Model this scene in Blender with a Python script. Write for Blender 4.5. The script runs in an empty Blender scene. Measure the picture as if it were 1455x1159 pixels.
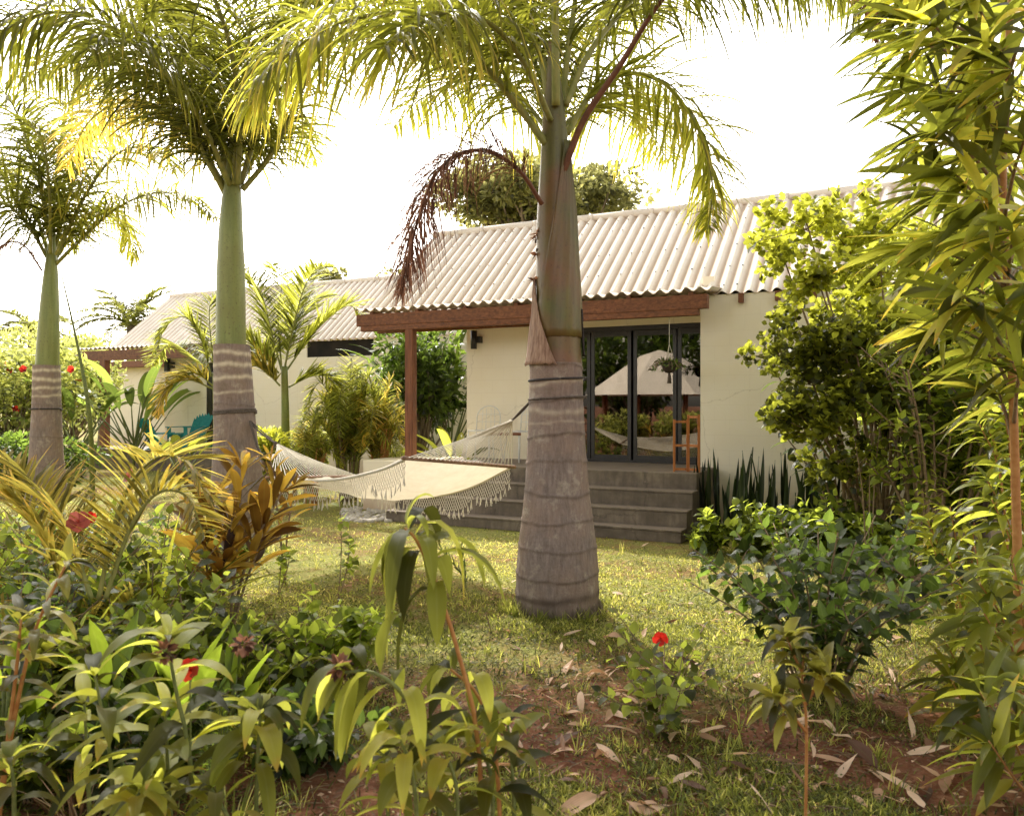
import bpy, math, numpy as np
from mathutils import Vector
sc = bpy.context.scene
col = sc.collection
F, HZ, CX, EYE = 1165.0, 576.0, 727.5, 1.6
PI = math.pi
def rng(s): return np.random.default_rng(s)
def A(*v): return np.array(v, float)
def nz(v): return v / np.maximum(np.linalg.norm(v, axis=-1, keepdims=True), 1e-9)
def at(px, py, Y): return A((px-CX)/F*Y, Y, EYE-(py-HZ)/F*Y)
def gp(px, py):
    Y = EYE*F/(py-HZ); return A((px-CX)/F*Y, Y, 0)
def cr(pts, n):                       # Catmull-Rom through points, n samples
    p = np.array(pts, float)
    p = np.vstack([2*p[0]-p[1], p, 2*p[-1]-p[-2]])
    m = len(p)-3; out = []
    for u in np.linspace(0, m-1e-6, n):
        i = int(u); t = u-i; a, b, c, d = p[i:i+4]
        out.append(.5*((2*b)+(-a+c)*t+(2*a-5*b+4*c-d)*t*t+(-a+3*b-3*c+d)*t**3))
    return np.array(out)

# ------------------------------------------------------------------ meshes
class G:
    def __init__(s): s.v=[]; s.q=[]; s.c=[]; s.m=[]; s.s=[]; s.n=0
    def add(s, v, q, c=None, mi=0, smooth=True):
        v = np.asarray(v, float).reshape(-1,3); q = np.asarray(q, int).reshape(-1,4)
        if c is None: c = np.zeros((len(v),3)); c[:,0] = .5
        s.v.append(v); s.q.append(q+s.n); s.c.append(np.asarray(c).reshape(-1,3)); s.n += len(v)
        s.m.append(np.full(len(q), mi)); s.s.append(np.full(len(q), smooth))
    def box(s, lo, hi, mi=0, fr=None):
        (x0,y0,z0),(x1,y1,z1) = lo,hi
        v = A([x0,y0,z0],[x1,y0,z0],[x1,y1,z0],[x0,y1,z0],[x0,y0,z1],[x1,y0,z1],[x1,y1,z1],[x0,y1,z1])
        if fr is not None: v = fr(v)
        s.add(v, [[3,2,1,0],[4,5,6,7],[0,1,5,4],[1,2,6,5],[2,3,7,6],[3,0,4,7]], mi=mi, smooth=False)
    def bar(s, p, q, w, h, mi=0, up=(0,0,1)):
        p=A(*p); q=A(*q); d=nz(q-p); u=A(*up)
        if abs(d@u)>.95: u=A(0,1,0)
        a=nz(np.cross(d,u)); b=np.cross(a,d)
        v=[o+a*w/2*i+b*h/2*j for o in (p,q) for i,j in ((-1,-1),(1,-1),(1,1),(-1,1))]
        s.add(v,[[0,1,2,3],[7,6,5,4],[0,4,5,1],[1,5,6,2],[2,6,7,3],[3,7,4,0]],mi=mi,smooth=False)
    def tube(s, pts, r, k=8, mi=0, cap=True, c=None, prof=None):
        pts=np.array(pts,float); n=len(pts); r=np.broadcast_to(np.asarray(r,float),(n,)).copy()
        if cap:
            pts=np.vstack([pts[:1],pts,pts[-1:]]); r=np.concatenate([[1e-4],r,[1e-4]]); n+=2
        T=np.gradient(pts,axis=0)
        if cap: T[0]=T[1]=pts[2]-pts[1]; T[-1]=T[-2]=pts[-2]-pts[-3]
        T=nz(T); m=nz(pts[-1]-pts[0]); ref=A(1,0,0) if abs(m[0])<.7 else A(0,1,0)
        if np.linalg.norm(pts[-1]-pts[0])<1e-6: ref=A(0,0,1)
        a=nz(np.cross(T,ref)); b=np.cross(T,a)
        th=np.linspace(0,2*PI,k,endpoint=False)
        rr=r[:,None]*(np.ones(k) if prof is None else prof(th))
        v=pts[:,None]+rr[...,None]*(np.cos(th)[None,:,None]*a[:,None]+np.sin(th)[None,:,None]*b[:,None])
        i=np.arange(n-1)[:,None]*k; j=np.arange(k)[None]; j2=(j+1)%k
        q=np.stack([i+j,i+j2,i+k+j2,i+k+j],-1).reshape(-1,4)
        cc=np.zeros((n,k,3)); cc[...,0]=.5 if c is None else c; cc[...,1]=np.linspace(0,1,n)[:,None]; cc[...,2]=th[None]/(2*PI)
        s.add(v,q,cc,mi)
    def build(s, name, mats, parent=None, bevel=0):
        v=np.vstack(s.v); q=np.vstack(s.q); c=np.vstack(s.c)
        loc=A(0,0,0)
        if parent is not None: loc=A(*root_loc(parent))
        me=bpy.data.meshes.new(name)
        me.vertices.add(len(v)); me.vertices.foreach_set('co',(v-loc).astype(np.float32).ravel())
        me.loops.add(q.size); me.loops.foreach_set('vertex_index',q.astype(np.int32).ravel())
        me.polygons.add(len(q)); me.polygons.foreach_set('loop_start',np.arange(0,q.size,4,dtype=np.int32))
        me.polygons.foreach_set('loop_total',np.full(len(q),4,dtype=np.int32))
        me.polygons.foreach_set('material_index',np.concatenate(s.m).astype(np.int32))
        me.polygons.foreach_set('use_smooth',np.concatenate(s.s))
        at_=me.attributes.new('col','FLOAT_COLOR','POINT')
        at_.data.foreach_set('color',np.hstack([c,np.ones((len(c),1))]).astype(np.float32).ravel())
        for m in (mats if isinstance(mats,(list,tuple)) else [mats]): me.materials.append(m)
        me.update()
        o=bpy.data.objects.new(name,me); col.objects.link(o)
        if parent is not None: o.parent=parent
        if bevel:
            b=o.modifiers.new('bevel','BEVEL'); b.width=bevel; b.segments=2; b.limit_method='ANGLE'
        return o
def root_loc(o):
    while o.parent: o=o.parent
    return o.location
def tag(o,label=None,cat=None,group=None,kind=None):
    for k,x in (('label',label),('category',cat),('group',group),('kind',kind)):
        if x: o[k]=x
    return o
def thing(name,label,cat,loc=(0,0,0),group=None):
    o=bpy.data.objects.new(name,None); col.objects.link(o); o.location=[float(x) for x in loc]; o.empty_display_size=.1
    return tag(o,label,cat,group)

PROF = {
 'lance': lambda t: .05*(1-t)+np.sin(PI*t**.75)**.9,
 'ovate': lambda t: .04*(1-t)+np.sin(PI*t**.62),
 'obov':  lambda t: .10*(1-t)+np.sin(PI*np.minimum(t,.999)**1.5)**.8,
 'strip': lambda t: np.minimum(1,t*5+.35)*(1-t**3),
 'round': lambda t: np.sqrt(np.maximum(0,1-(2*t-1)**2))+.03,
 'blade': lambda t: np.minimum(1,t*2+.6)*(1-t**4),
}
def leaves(g,P,D,L,W,droop=.1,S=5,prof='lance',fold=.12,side=None,mi=0,rnd=None,rs=None,roll=.5,wave=0.):
    rs=rs or rng(1); P=np.asarray(P,float); N=len(P)
    if N==0: return
    D=nz(np.asarray(D,float)); L=np.broadcast_to(L,(N,)).astype(float); W=np.broadcast_to(W,(N,)).astype(float)
    droop=np.broadcast_to(droop,(N,)).astype(float)
    if side is None:
        h=np.stack([D[:,1],-D[:,0],np.zeros(N)],-1)+rs.normal(0,.08,(N,3)); h=nz(h-(h*D).sum(1,keepdims=True)*D)
        o=np.cross(h,D); a=rs.normal(0,roll,N)[:,None]; side=h*np.cos(a)+o*np.sin(a)
    t=np.linspace(0,1,S+1); w=PROF[prof](t)
    if rnd is None: rnd=rs.random(N)
    V=np.zeros((N,S+1,3,3)); p=P.copy(); d=D.copy(); ph=rs.random(N)*6
    for k in range(S+1):
        sd=nz(side-(side*d).sum(1,keepdims=True)*d); nr=np.cross(sd,d)
        nr=np.where(nr[:,2:3]<0,-nr,nr)
        hw=(W*w[k]/2)[:,None]; wv=(np.sin(t[k]*9+ph)*wave*W)[:,None]*nr if wave else 0
        V[:,k,0]=p-sd*hw+nr*hw*2*fold+wv; V[:,k,1]=p; V[:,k,2]=p+sd*hw+nr*hw*2*fold-wv
        if k<S:
            p=p+d*(L/S)[:,None]; d=d.copy(); d[:,2]-=droop; d=nz(d)
    c=np.zeros((N,S+1,3,3)); c[...,0]=rnd[:,None,None]; c[...,1]=t[None,:,None]; c[...,2]=A(1,0,1)[None,None,:]
    b=(np.arange(N)*(S+1)*3)[:,None,None]+(np.arange(S)*3)[None,:,None]+np.arange(2)[None,None,:]
    q=np.stack([b,b+1,b+4,b+3],-1).reshape(-1,4)
    g.add(V,q,c,mi)

# ------------------------------------------------------------------ materials
def mat(name):
    m=bpy.data.materials.new(name); m.use_nodes=True; nt=m.node_tree; nt.nodes.clear()
    def N(t,**k):
        n=nt.nodes.new('ShaderNode'+t)
        for a,b in k.items():
            if a.startswith('_'): setattr(n,a[1:],b)
            else:
                i=n.inputs[a.replace('_',' ')] if not a.startswith('i') or not a[1:].isdigit() else n.inputs[int(a[1:])]
                if hasattr(b,'is_output'): nt.links.new(b,i)
                else: i.default_value=b
        return n
    return m,nt,N
def rgb(*c): return (c[0],c[1],c[2],1)
def ramp(N,fac,stops):
    r=N('ValToRGB'); 
    r.id_data.links.new(fac,r.inputs[0]); e=r.color_ramp.elements
    while len(e)<len(stops): e.new(.5)
    for i,(p,c) in enumerate(stops): e[i].position=p; e[i].color=rgb(*c) if len(c)==3 else c
    return r.outputs[0]
def mixc(N,f,a,b,mode='MIX'):
    n=N('Mix',_data_type='RGBA',_blend_type=mode)
    for i,x in ((0,f),(6,a),(7,b)):
        if hasattr(x,'is_output'): n.id_data.links.new(x,n.inputs[i])
        else: n.inputs[i].default_value=x if i==0 else rgb(*x[:3])
    return n.outputs[2]
def math_(N,op,a,b=0.,c=0.,clamp=False):
    n=N('Math',_operation=op,_use_clamp=clamp)
    for i,x in enumerate((a,b,c)):
        if hasattr(x,'is_output'): n.id_data.links.new(x,n.inputs[i])
        else: n.inputs[i].default_value=x
    return n.outputs[0]
def out(N,sh):
    o=N('OutputMaterial'); o.id_data.links.new(sh,o.inputs[0])
def leafmat(name,stops,trans=(.35,.45,.03),tf=.45,tip=None,tipat=.8,rough=.42,rib=.25,nscale=30,spec=.5,dk=.55):
    m,nt,N=mat(name)
    a=N('Attribute',_attribute_name='col'); s=N('SeparateColor',Color=a.outputs[0])
    c=ramp(N,s.outputs[0],stops)
    tc=N('TexCoord'); no=N('TexNoise',Vector=tc.outputs['Object'],Scale=nscale,Detail=3.)
    c=mixc(N,math_(N,'MULTIPLY',no.outputs[0],.8),c,mixc(N,1.,c,(.45,.5,.4),'MULTIPLY'))
    if tip:
        f=math_(N,'ADD',s.outputs[1],math_(N,'MULTIPLY',s.outputs[0],.35)); f=math_(N,'ADD',f,math_(N,'MULTIPLY',no.outputs[0],.3))
        f=math_(N,'MULTIPLY',math_(N,'SUBTRACT',f,tipat+.25),6.,clamp=True)
        c=mixc(N,f,c,tip)
    if rib:
        rf=math_(N,'MULTIPLY',math_(N,'SUBTRACT',.16,s.outputs[2]),5*rib,clamp=True)
        c=mixc(N,rf,c,(.35,.4,.15))
    hgt=no.outputs[0]
    if rib:
        vv=math_(N,'ABSOLUTE',math_(N,'SINE',math_(N,'MULTIPLY',s.outputs[2],16.)))
        c=mixc(N,math_(N,'MULTIPLY',math_(N,'SUBTRACT',1.,vv),.22),c,mixc(N,1.,c,(.5,.55,.45),'MULTIPLY')); hgt=math_(N,'ADD',hgt,math_(N,'MULTIPLY',vv,.5))
        nb=N('TexNoise',Vector=tc.outputs['Object'],Scale=9.,Detail=4.)
        c=mixc(N,math_(N,'MULTIPLY',math_(N,'SUBTRACT',math_(N,'ADD',nb.outputs[0],math_(N,'MULTIPLY',s.outputs[2],.08)),.74),9.,clamp=True),c,(.22,.13,.05))
    bp=N('Bump',Strength=.3,Distance=.004,Height=hgt)
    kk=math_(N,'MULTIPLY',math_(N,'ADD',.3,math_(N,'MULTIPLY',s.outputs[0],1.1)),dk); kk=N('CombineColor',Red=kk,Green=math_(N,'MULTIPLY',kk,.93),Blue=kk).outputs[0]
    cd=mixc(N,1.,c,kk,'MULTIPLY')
    p=N('BsdfPrincipled',Base_Color=cd,Roughness=rough,Normal=bp.outputs[0]); p.inputs['Specular IOR Level'].default_value=spec
    tcol=mixc(N,.68,mixc(N,1.,c,(2.6,2.6,2.2),'MULTIPLY'),trans)
    tk=math_(N,'ADD',.12,math_(N,'MULTIPLY',s.outputs[0],1.35)); tk=N('CombineColor',Red=tk,Green=math_(N,'MULTIPLY',tk,.92),Blue=tk).outputs[0]
    tcol=mixc(N,1.,tcol,tk,'MULTIPLY')
    t=N('BsdfTranslucent',Color=tcol)
    x=N('MixShader',i0=min(.66,tf*1.38)); nt.links.new(p.outputs[0],x.inputs[1]); nt.links.new(t.outputs[0],x.inputs[2])
    out(N,x.outputs[0]); return m
def solid(name,c1,c2,scale=8,rough=.8,bump=.3,dist=.01,stretch=(1,1,1),c3=None,spec=.3,metal=0,detail=6):
    m,nt,N=mat(name); tc=N('TexCoord'); mp=N('Mapping',Vector=tc.outputs['Object'],Scale=stretch)
    no=N('TexNoise',Vector=mp.outputs[0],Scale=float(scale),Detail=float(detail),Roughness=.6)
    st=[(.3,c1),(.7,c2)]
    if c3: st=[(.25,c1),(.5,c2),(.75,c3)]
    c=ramp(N,no.outputs[0],st)
    bp=N('Bump',Strength=bump,Distance=dist,Height=no.outputs[0])
    p=N('BsdfPrincipled',Base_Color=c,Roughness=rough,Metallic=metal,Normal=bp.outputs[0]); p.inputs['Specular IOR Level'].default_value=spec
    out(N,p.outputs[0]); return m

M={}
GR=[(0,(.018,.045,.006)),(.5,(.04,.095,.012)),(.85,(.085,.15,.02)),(1,(.17,.2,.03))]
M['palm']=leafmat('palm_leaflet',[(0,(.025,.05,.014)),(.5,(.065,.105,.02)),(.8,(.18,.2,.035)),(1,(.38,.34,.07))],trans=(.78,.84,.08),tf=.37,tip=(.5,.36,.07),tipat=.82,rough=.38,dk=0.6)
M['palm_gold']=leafmat('gold_palm_leaflet',[(0,(.15,.2,.035)),(.5,(.3,.31,.06)),(1,(.5,.42,.09))],trans=(.88,.78,.14),tf=.5,tip=(.45,.22,.06),tipat=.8,rough=.4,dk=0.8)
M['palm_far']=leafmat('far_palm_leaflet',[(0,(.07,.13,.03)),(.6,(.2,.28,.05)),(1,(.42,.44,.1))],trans=(.78,.82,.14),tf=.5,rough=.4,dk=1.0)
M['dead']=leafmat('dead_leaflet',[(0,(.13,.05,.03)),(.6,(.28,.13,.08)),(1,(.4,.24,.15))],trans=(.4,.2,.1),tf=.25,rough=.8,rib=0,dk=1.0)
M['hib']=leafmat('hibiscus_leaf',[(0,(.035,.075,.012)),(.5,(.1,.17,.024)),(1,(.3,.38,.06))],trans=(.75,.92,.1),tf=.42,rough=.3,dk=0.8)
M['hibdark']=leafmat('dark_shrub_leaf',[(0,(.016,.04,.01)),(.6,(.045,.09,.02)),(1,(.11,.17,.035))],trans=(.32,.5,.06),tf=.36,rough=.35,dk=0.9)
M['lime']=leafmat('lime_leaf',[(0,(.06,.11,.014)),(.5,(.2,.27,.03)),(1,(.44,.47,.08))],trans=(.78,.84,.08),tf=.45,rough=.35,dk=0.75)
M['costus']=leafmat('fleshy_leaf',[(0,(.07,.11,.02)),(.5,(.19,.25,.04)),(1,(.4,.42,.08))],trans=(.85,.92,.12),tf=.4,rough=.5,tip=(.35,.16,.04),tipat=1.02,rib=.35,nscale=12,spec=.3,dk=0.9)
M['costusy']=leafmat('yellow_fleshy_leaf',[(0,(.12,.16,.03)),(.5,(.24,.27,.05)),(1,(.4,.4,.08))],trans=(.8,.8,.1),tf=.4,rough=.4,rib=.3)
M['ginger']=leafmat('ginger_leaf',[(0,(.05,.12,.015)),(1,(.16,.28,.03))],trans=(.6,.8,.06),tf=.42,rough=.3,dk=0.85)
M['bamboo']=leafmat('lance_leaf',[(0,(.025,.06,.012)),(.35,(.07,.14,.02)),(.7,(.22,.3,.045)),(1,(.55,.45,.09))],trans=(.82,.9,.09),tf=.45,tip=(.55,.24,.05),tipat=.97,rough=.3,rib=.2,dk=0.65)
M['ti']=leafmat('bronze_leaf',[(0,(.12,.035,.022)),(.35,(.22,.08,.035)),(.55,(.16,.15,.03)),(.8,(.4,.33,.06)),(1,(.6,.5,.1))],trans=(.8,.5,.05),tf=.42,rough=.3,tip=(.5,.25,.04),tipat=.95,dk=0.8)
M['snake']=leafmat('snake_leaf',[(0,(.015,.03,.012)),(1,(.06,.1,.03))],trans=(.1,.2,.03),tf=.12,rough=.35,rib=0,nscale=18)
M['banana']=leafmat('banana_leaf',[(0,(.05,.12,.03)),(.6,(.13,.24,.05)),(1,(.3,.38,.1))],trans=(.5,.7,.1),tf=.4,rough=.3,rib=.5,dk=0.9)
M['tree']=leafmat('tree_leaf',[(0,(.1,.13,.05)),(.5,(.2,.23,.09)),(1,(.36,.36,.14))],trans=(.6,.62,.2),tf=.4,rough=.4,rib=0,dk=0.85)
M['hedge']=leafmat('hedge_leaf',[(0,(.07,.12,.025)),(.5,(.19,.26,.06)),(1,(.42,.44,.12))],trans=(.72,.8,.2),tf=.4,rough=.35,rib=0,dk=0.9)
M['grass']=leafmat('grass_blade',[(0,(.06,.1,.015)),(.45,(.19,.27,.04)),(.7,(.5,.52,.13)),(1,(.74,.64,.3))],trans=(.75,.8,.12),tf=.35,rough=.5,rib=0,dk=0.95)
M['dry']=leafmat('dry_leaf',[(0,(.28,.11,.05)),(.4,(.48,.26,.14)),(.75,(.64,.42,.26)),(1,(.76,.6,.44))],trans=(.5,.25,.1),tf=.2,rough=.6,rib=.3,nscale=25,dk=1.0)
M['red']=leafmat('red_petal',[(0,(.6,.01,.01)),(1,(.8,.05,.03))],trans=(.9,.05,.03),tf=.35,rough=.45,rib=0,dk=1.0)
M['pink']=leafmat('pink_petal',[(0,(.7,.1,.09)),(1,(.85,.3,.22))],trans=(.9,.3,.2),tf=.35,rough=.45,rib=0,dk=1.0)
M['orange']=leafmat('orange_petal',[(0,(.7,.2,.05)),(1,(.8,.35,.12))],trans=(.9,.4,.1),tf=.35,rough=.45,rib=0,dk=1.0)
M['stem']=solid('green_stem',(.08,.11,.03),(.2,.22,.07),40,.6,.2,.002)
M['stembrown']=solid('brown_stem',(.12,.08,.045),(.33,.24,.14),30,.8,.5,.004)
M['stemorange']=solid('orange_stem',(.3,.12,.03),(.46,.24,.08),25,.55,.2,.002)
M['bark']=solid('tree_bark',(.1,.075,.05),(.25,.2,.15),12,.9,.6,.03,(1,1,.3))
M['rachis']=solid('green_rachis',(.16,.19,.05),(.33,.31,.1),20,.5,.2,.003,(1,1,.2))
M['rachisred']=solid('red_rachis',(.09,.035,.02),(.2,.085,.045),20,.5,.2,.003)
M['white']=solid('white_paint',(.72,.7,.66),(.82,.8,.76),20,.5,.05,.002)
M['black']=solid('black_metal',(.015,.015,.017),(.03,.03,.033),20,.4,.05,.002,spec=.5)
M['frame']=solid('door_metal',(.018,.016,.017),(.035,.032,.034),15,.35,.05,.002,spec=.5)
M['teal']=solid('teal_paint',(.02,.24,.25),(.04,.32,.33),10,.5,.1,.003)
M['dark']=solid('dim_interior',(.012,.01,.008),(.03,.022,.016),4,.9,.2,.01)  # near-black, indoor dimness put into the colour
M['rope']=solid('cotton_rope',(.62,.56,.46),(.8,.75,.66),60,.9,.4,.003)
M['cord']=solid('tie_rope',(.06,.045,.04),(.16,.13,.11),80,.9,.5,.003)
M['ring']=solid('old_cord',(.03,.028,.03),(.07,.06,.06),80,.9,.5,.003)
M['pot']=solid('dark_pot',(.03,.022,.018),(.07,.05,.04),30,.8,.4,.004)
M['stone']=solid('pebble',(.35,.3,.26),(.7,.66,.6),25,.8,.5,.01)
M['wood']=None

def wood(name,c1,c2,axis):
    m,nt,N=mat(name); tc=N('TexCoord')
    mp=N('Mapping',Vector=tc.outputs['Object'],Rotation=(0,0,math.atan2(U[1],U[0])*-1 if axis=='u' else 0),Scale=(1.2,14,14) if axis=='u' else (14,14,1.2))
    no=N('TexNoise',Vector=mp.outputs[0],Scale=2.2,Detail=8.,Roughness=.65,Distortion=.6)
    n2=N('TexNoise',Vector=tc.outputs['Object'],Scale=1.3,Detail=3.)
    c=ramp(N,no.outputs[0],[(.32,tuple(x*.35 for x in c1)),(.5,c1),(.72,c2)])
    c=mixc(N,math_(N,'MULTIPLY',n2.outputs[0],.5),c,(c1[0]*.5,c1[1]*.45,c1[2]*.4))
    bp=N('Bump',Strength=.35,Distance=.006,Height=no.outputs[0])
    p=N('BsdfPrincipled',Base_Color=c,Roughness=.55,Normal=bp.outputs[0]); out(N,p.outputs[0]); return m
U=A(2327.5,-1165,0); U/=np.linalg.norm(U); V_=A(-U[1],U[0],0)
M['beam']=wood('beam_wood',(.2,.065,.022),(.36,.14,.055),'u')
M['post']=wood('post_wood',(.22,.07,.025),(.36,.14,.055),'z')
M['rack']=wood('rack_wood',(.5,.17,.04),(.62,.26,.08),'z')
M['bed_bar']=wood('spreader_wood',(.3,.17,.1),(.45,.28,.18),'u')

def trunkmat():
    m,nt,N=mat('palm_trunk'); tc=N('TexCoord'); a=N('Attribute',_attribute_name='col'); s=N('SeparateColor',Color=a.outputs[0])
    mp=N('Mapping',Vector=tc.outputs['Object'],Scale=(15,15,2.6)); no=N('TexNoise',Vector=mp.outputs[0],Scale=3.,Detail=8.,Roughness=.7)
    n2=N('TexNoise',Vector=tc.outputs['Object'],Scale=2.6,Detail=5.,Roughness=.6)
    n3=N('TexNoise',Vector=tc.outputs['Object'],Scale=60.,Detail=3.)
    c=ramp(N,no.outputs[0],[(.25,(.12,.088,.078)),(.5,(.215,.165,.145)),(.78,(.33,.265,.24))])
    c=mixc(N,math_(N,'MULTIPLY',math_(N,'SUBTRACT',n2.outputs[0],.42),3.,clamp=True),c,(.3,.2,.15))
    c=mixc(N,math_(N,'MULTIPLY',math_(N,'SUBTRACT',math_(N,'ADD',n2.outputs[0],math_(N,'MULTIPLY',n3.outputs[0],.3)),.72),4.,clamp=True),c,(.16,.14,.1))
    n4=N('TexNoise',Vector=tc.outputs['Object'],Scale=7.,Detail=6.,Roughness=.7)
    c=mixc(N,math_(N,'MULTIPLY',math_(N,'SUBTRACT',n4.outputs[0],.55),5.,clamp=True),c,(.42,.36,.29))
    c=mixc(N,math_(N,'MULTIPLY',math_(N,'SUBTRACT',.42,n4.outputs[0]),4.,clamp=True),c,(.12,.085,.06))
    # R: 0.5 plain, 1 pale scar, 0 dark scar
    c=mixc(N,math_(N,'MULTIPLY',math_(N,'SUBTRACT',s.outputs[0],.5),2.,clamp=True),c,(.62,.53,.4))
    c=mixc(N,math_(N,'MULTIPLY',math_(N,'SUBTRACT',.5,s.outputs[0]),1.7,clamp=True),c,(.07,.045,.03))
    h=math_(N,'ADD',no.outputs[0],math_(N,'MULTIPLY',n3.outputs[0],.5))
    bp=N('Bump',Strength=.7,Distance=.014,Height=h)
    p=N('BsdfPrincipled',Base_Color=c,Roughness=.85,Normal=bp.outputs[0]); out(N,p.outputs[0]); return m
M['trunk']=trunkmat()
def shaftmat(name,g1,g2,r):
    m,nt,N=mat(name); tc=N('TexCoord'); mp=N('Mapping',Vector=tc.outputs['Object'],Scale=(6,6,.5))
    no=N('TexNoise',Vector=mp.outputs[0],Scale=2.2,Detail=7.,Roughness=.65); n2=N('TexNoise',Vector=tc.outputs['Object'],Scale=1.8,Detail=4.)
    n3=N('TexNoise',Vector=tc.outputs['Object'],Scale=45.,Detail=4.)
    c=ramp(N,no.outputs[0],[(.3,g1),(.65,g2)])
    f=math_(N,'MULTIPLY',math_(N,'SUBTRACT',n2.outputs[0],.44),4.,clamp=True)
    c=mixc(N,f,c,r)
    c=mixc(N,math_(N,'MULTIPLY',math_(N,'SUBTRACT',n3.outputs[0],.56),3.,clamp=True),c,(.07,.04,.02))
    bp=N('Bump',Strength=.4,Distance=.008,Height=no.outputs[0])
    p=N('BsdfPrincipled',Base_Color=c,Roughness=.45,Normal=bp.outputs[0]); out(N,p.outputs[0]); return m
M['shaft']=shaftmat('crownshaft',(.07,.065,.018),(.14,.135,.03),(.2,.075,.035))
M['shaftg']=shaftmat('green_crownshaft',(.14,.18,.04),(.26,.29,.08),(.2,.2,.05))
M['sheath']=solid('peeling_sheath',(.16,.08,.05),(.42,.28,.2),14,.7,.5,.01,(4,4,.4))

def mixv(N,a,b,f):
    n=N('Mix',_data_type='VECTOR'); n.id_data.links.new(a,n.inputs[4]); n.id_data.links.new(b,n.inputs[5]); n.inputs[0].default_value=f
    return n.outputs[1]
def wallmat():
    m,nt,N=mat('cream_wall'); tc=N('TexCoord')
    sp=N('SeparateXYZ',Vector=tc.outputs['Object'])
    uu=math_(N,'ADD',math_(N,'MULTIPLY',sp.outputs[0],float(U[0])),math_(N,'MULTIPLY',sp.outputs[1],float(U[1])))
    cv=N('CombineXYZ',X=uu,Y=sp.outputs[2])
    br=N('TexBrick',Vector=cv.outputs[0],Scale=1.,Mortar_Size=.006,Mortar_Smooth=.6); br.inputs['Brick Width'].default_value=.4; br.inputs['Row Height'].default_value=.2
    no=N('TexNoise',Vector=tc.outputs['Object'],Scale=1.2,Detail=6.,Roughness=.6)
    mp=N('Mapping',Vector=tc.outputs['Object'],Scale=(5,5,.35)); st=N('TexNoise',Vector=mp.outputs[0],Scale=1.6,Detail=6.)
    n3=N('TexNoise',Vector=tc.outputs['Object'],Scale=55.,Detail=4.)
    c=ramp(N,no.outputs[0],[(.3,(.9,.81,.65)),(.7,(.93,.86,.73))])
    c=mixc(N,math_(N,'MULTIPLY',math_(N,'SUBTRACT',st.outputs[0],.63),1.6,clamp=True),c,(.48,.38,.25))
    # splash dirt at the foot
    ft=math_(N,'MULTIPLY',math_(N,'SUBTRACT',math_(N,'MULTIPLY',no.outputs[0],1.5),sp.outputs[2]),.9,clamp=True)
    c=mixc(N,ft,c,(.42,.27,.16))
    c=mixc(N,math_(N,'MULTIPLY',br.outputs['Fac'],.06),c,(.35,.28,.18))
    vo=N('TexVoronoi',Vector=mixv(N,tc.outputs['Object'],no.outputs['Color'],.35),Scale=.7,_feature='DISTANCE_TO_EDGE')
    c=mixc(N,math_(N,'MULTIPLY',math_(N,'SUBTRACT',.0035,vo.outputs[0]),90.,clamp=True),c,(.4,.32,.22))
    sm=N('TexNoise',Vector=tc.outputs['Object'],Scale=3.4,Detail=7.,Roughness=.75)
    c=mixc(N,math_(N,'MULTIPLY',math_(N,'SUBTRACT',sm.outputs[0],.66),5.,clamp=True),c,(.45,.37,.26))
    h=math_(N,'SUBTRACT',math_(N,'MULTIPLY',n3.outputs[0],.25),math_(N,'MULTIPLY',br.outputs['Fac'],.35))
    bp=N('Bump',Strength=.35,Distance=.004,Height=h)
    p=N('BsdfPrincipled',Base_Color=c,Roughness=.85,Normal=bp.outputs[0]); p.inputs['Specular IOR Level'].default_value=.2
    out(N,p.outputs[0]); return m
M['wall']=wallmat()
def concmat():
    m,nt,N=mat('worn_concrete'); tc=N('TexCoord')
    n1=N('TexNoise',Vector=tc.outputs['Object'],Scale=3.,Detail=8.,Roughness=.7)
    mp=N('Mapping',Vector=tc.outputs['Object'],Scale=(9,9,1.2)); n2=N('TexNoise',Vector=mp.outputs[0],Scale=2.,Detail=6.,Roughness=.7)
    n3=N('TexNoise',Vector=tc.outputs['Object'],Scale=50.,Detail=4.)
    vo=N('TexVoronoi',Vector=mixv(N,tc.outputs['Object'],n1.outputs['Color'],.25),Scale=1.3,_feature='DISTANCE_TO_EDGE')
    c=ramp(N,n1.outputs[0],[(.3,(.075,.058,.044)),(.5,(.155,.12,.092)),(.7,(.25,.2,.155))])
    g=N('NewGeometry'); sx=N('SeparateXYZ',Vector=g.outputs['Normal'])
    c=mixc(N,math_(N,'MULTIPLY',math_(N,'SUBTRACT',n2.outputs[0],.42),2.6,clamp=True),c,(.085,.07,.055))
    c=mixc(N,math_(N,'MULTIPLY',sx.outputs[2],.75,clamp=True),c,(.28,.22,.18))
    c=mixc(N,math_(N,'MULTIPLY',math_(N,'SUBTRACT',.012,vo.outputs[0]),40.,clamp=True),c,(.03,.025,.02))
    bp=N('Bump',Strength=.6,Distance=.008,Height=math_(N,'ADD',n1.outputs[0],math_(N,'MULTIPLY',n3.outputs[0],.4)))
    p=N('BsdfPrincipled',Base_Color=c,Roughness=.75,Normal=bp.outputs[0]); out(N,p.outputs[0]); return m
M['conc']=concmat()
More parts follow.
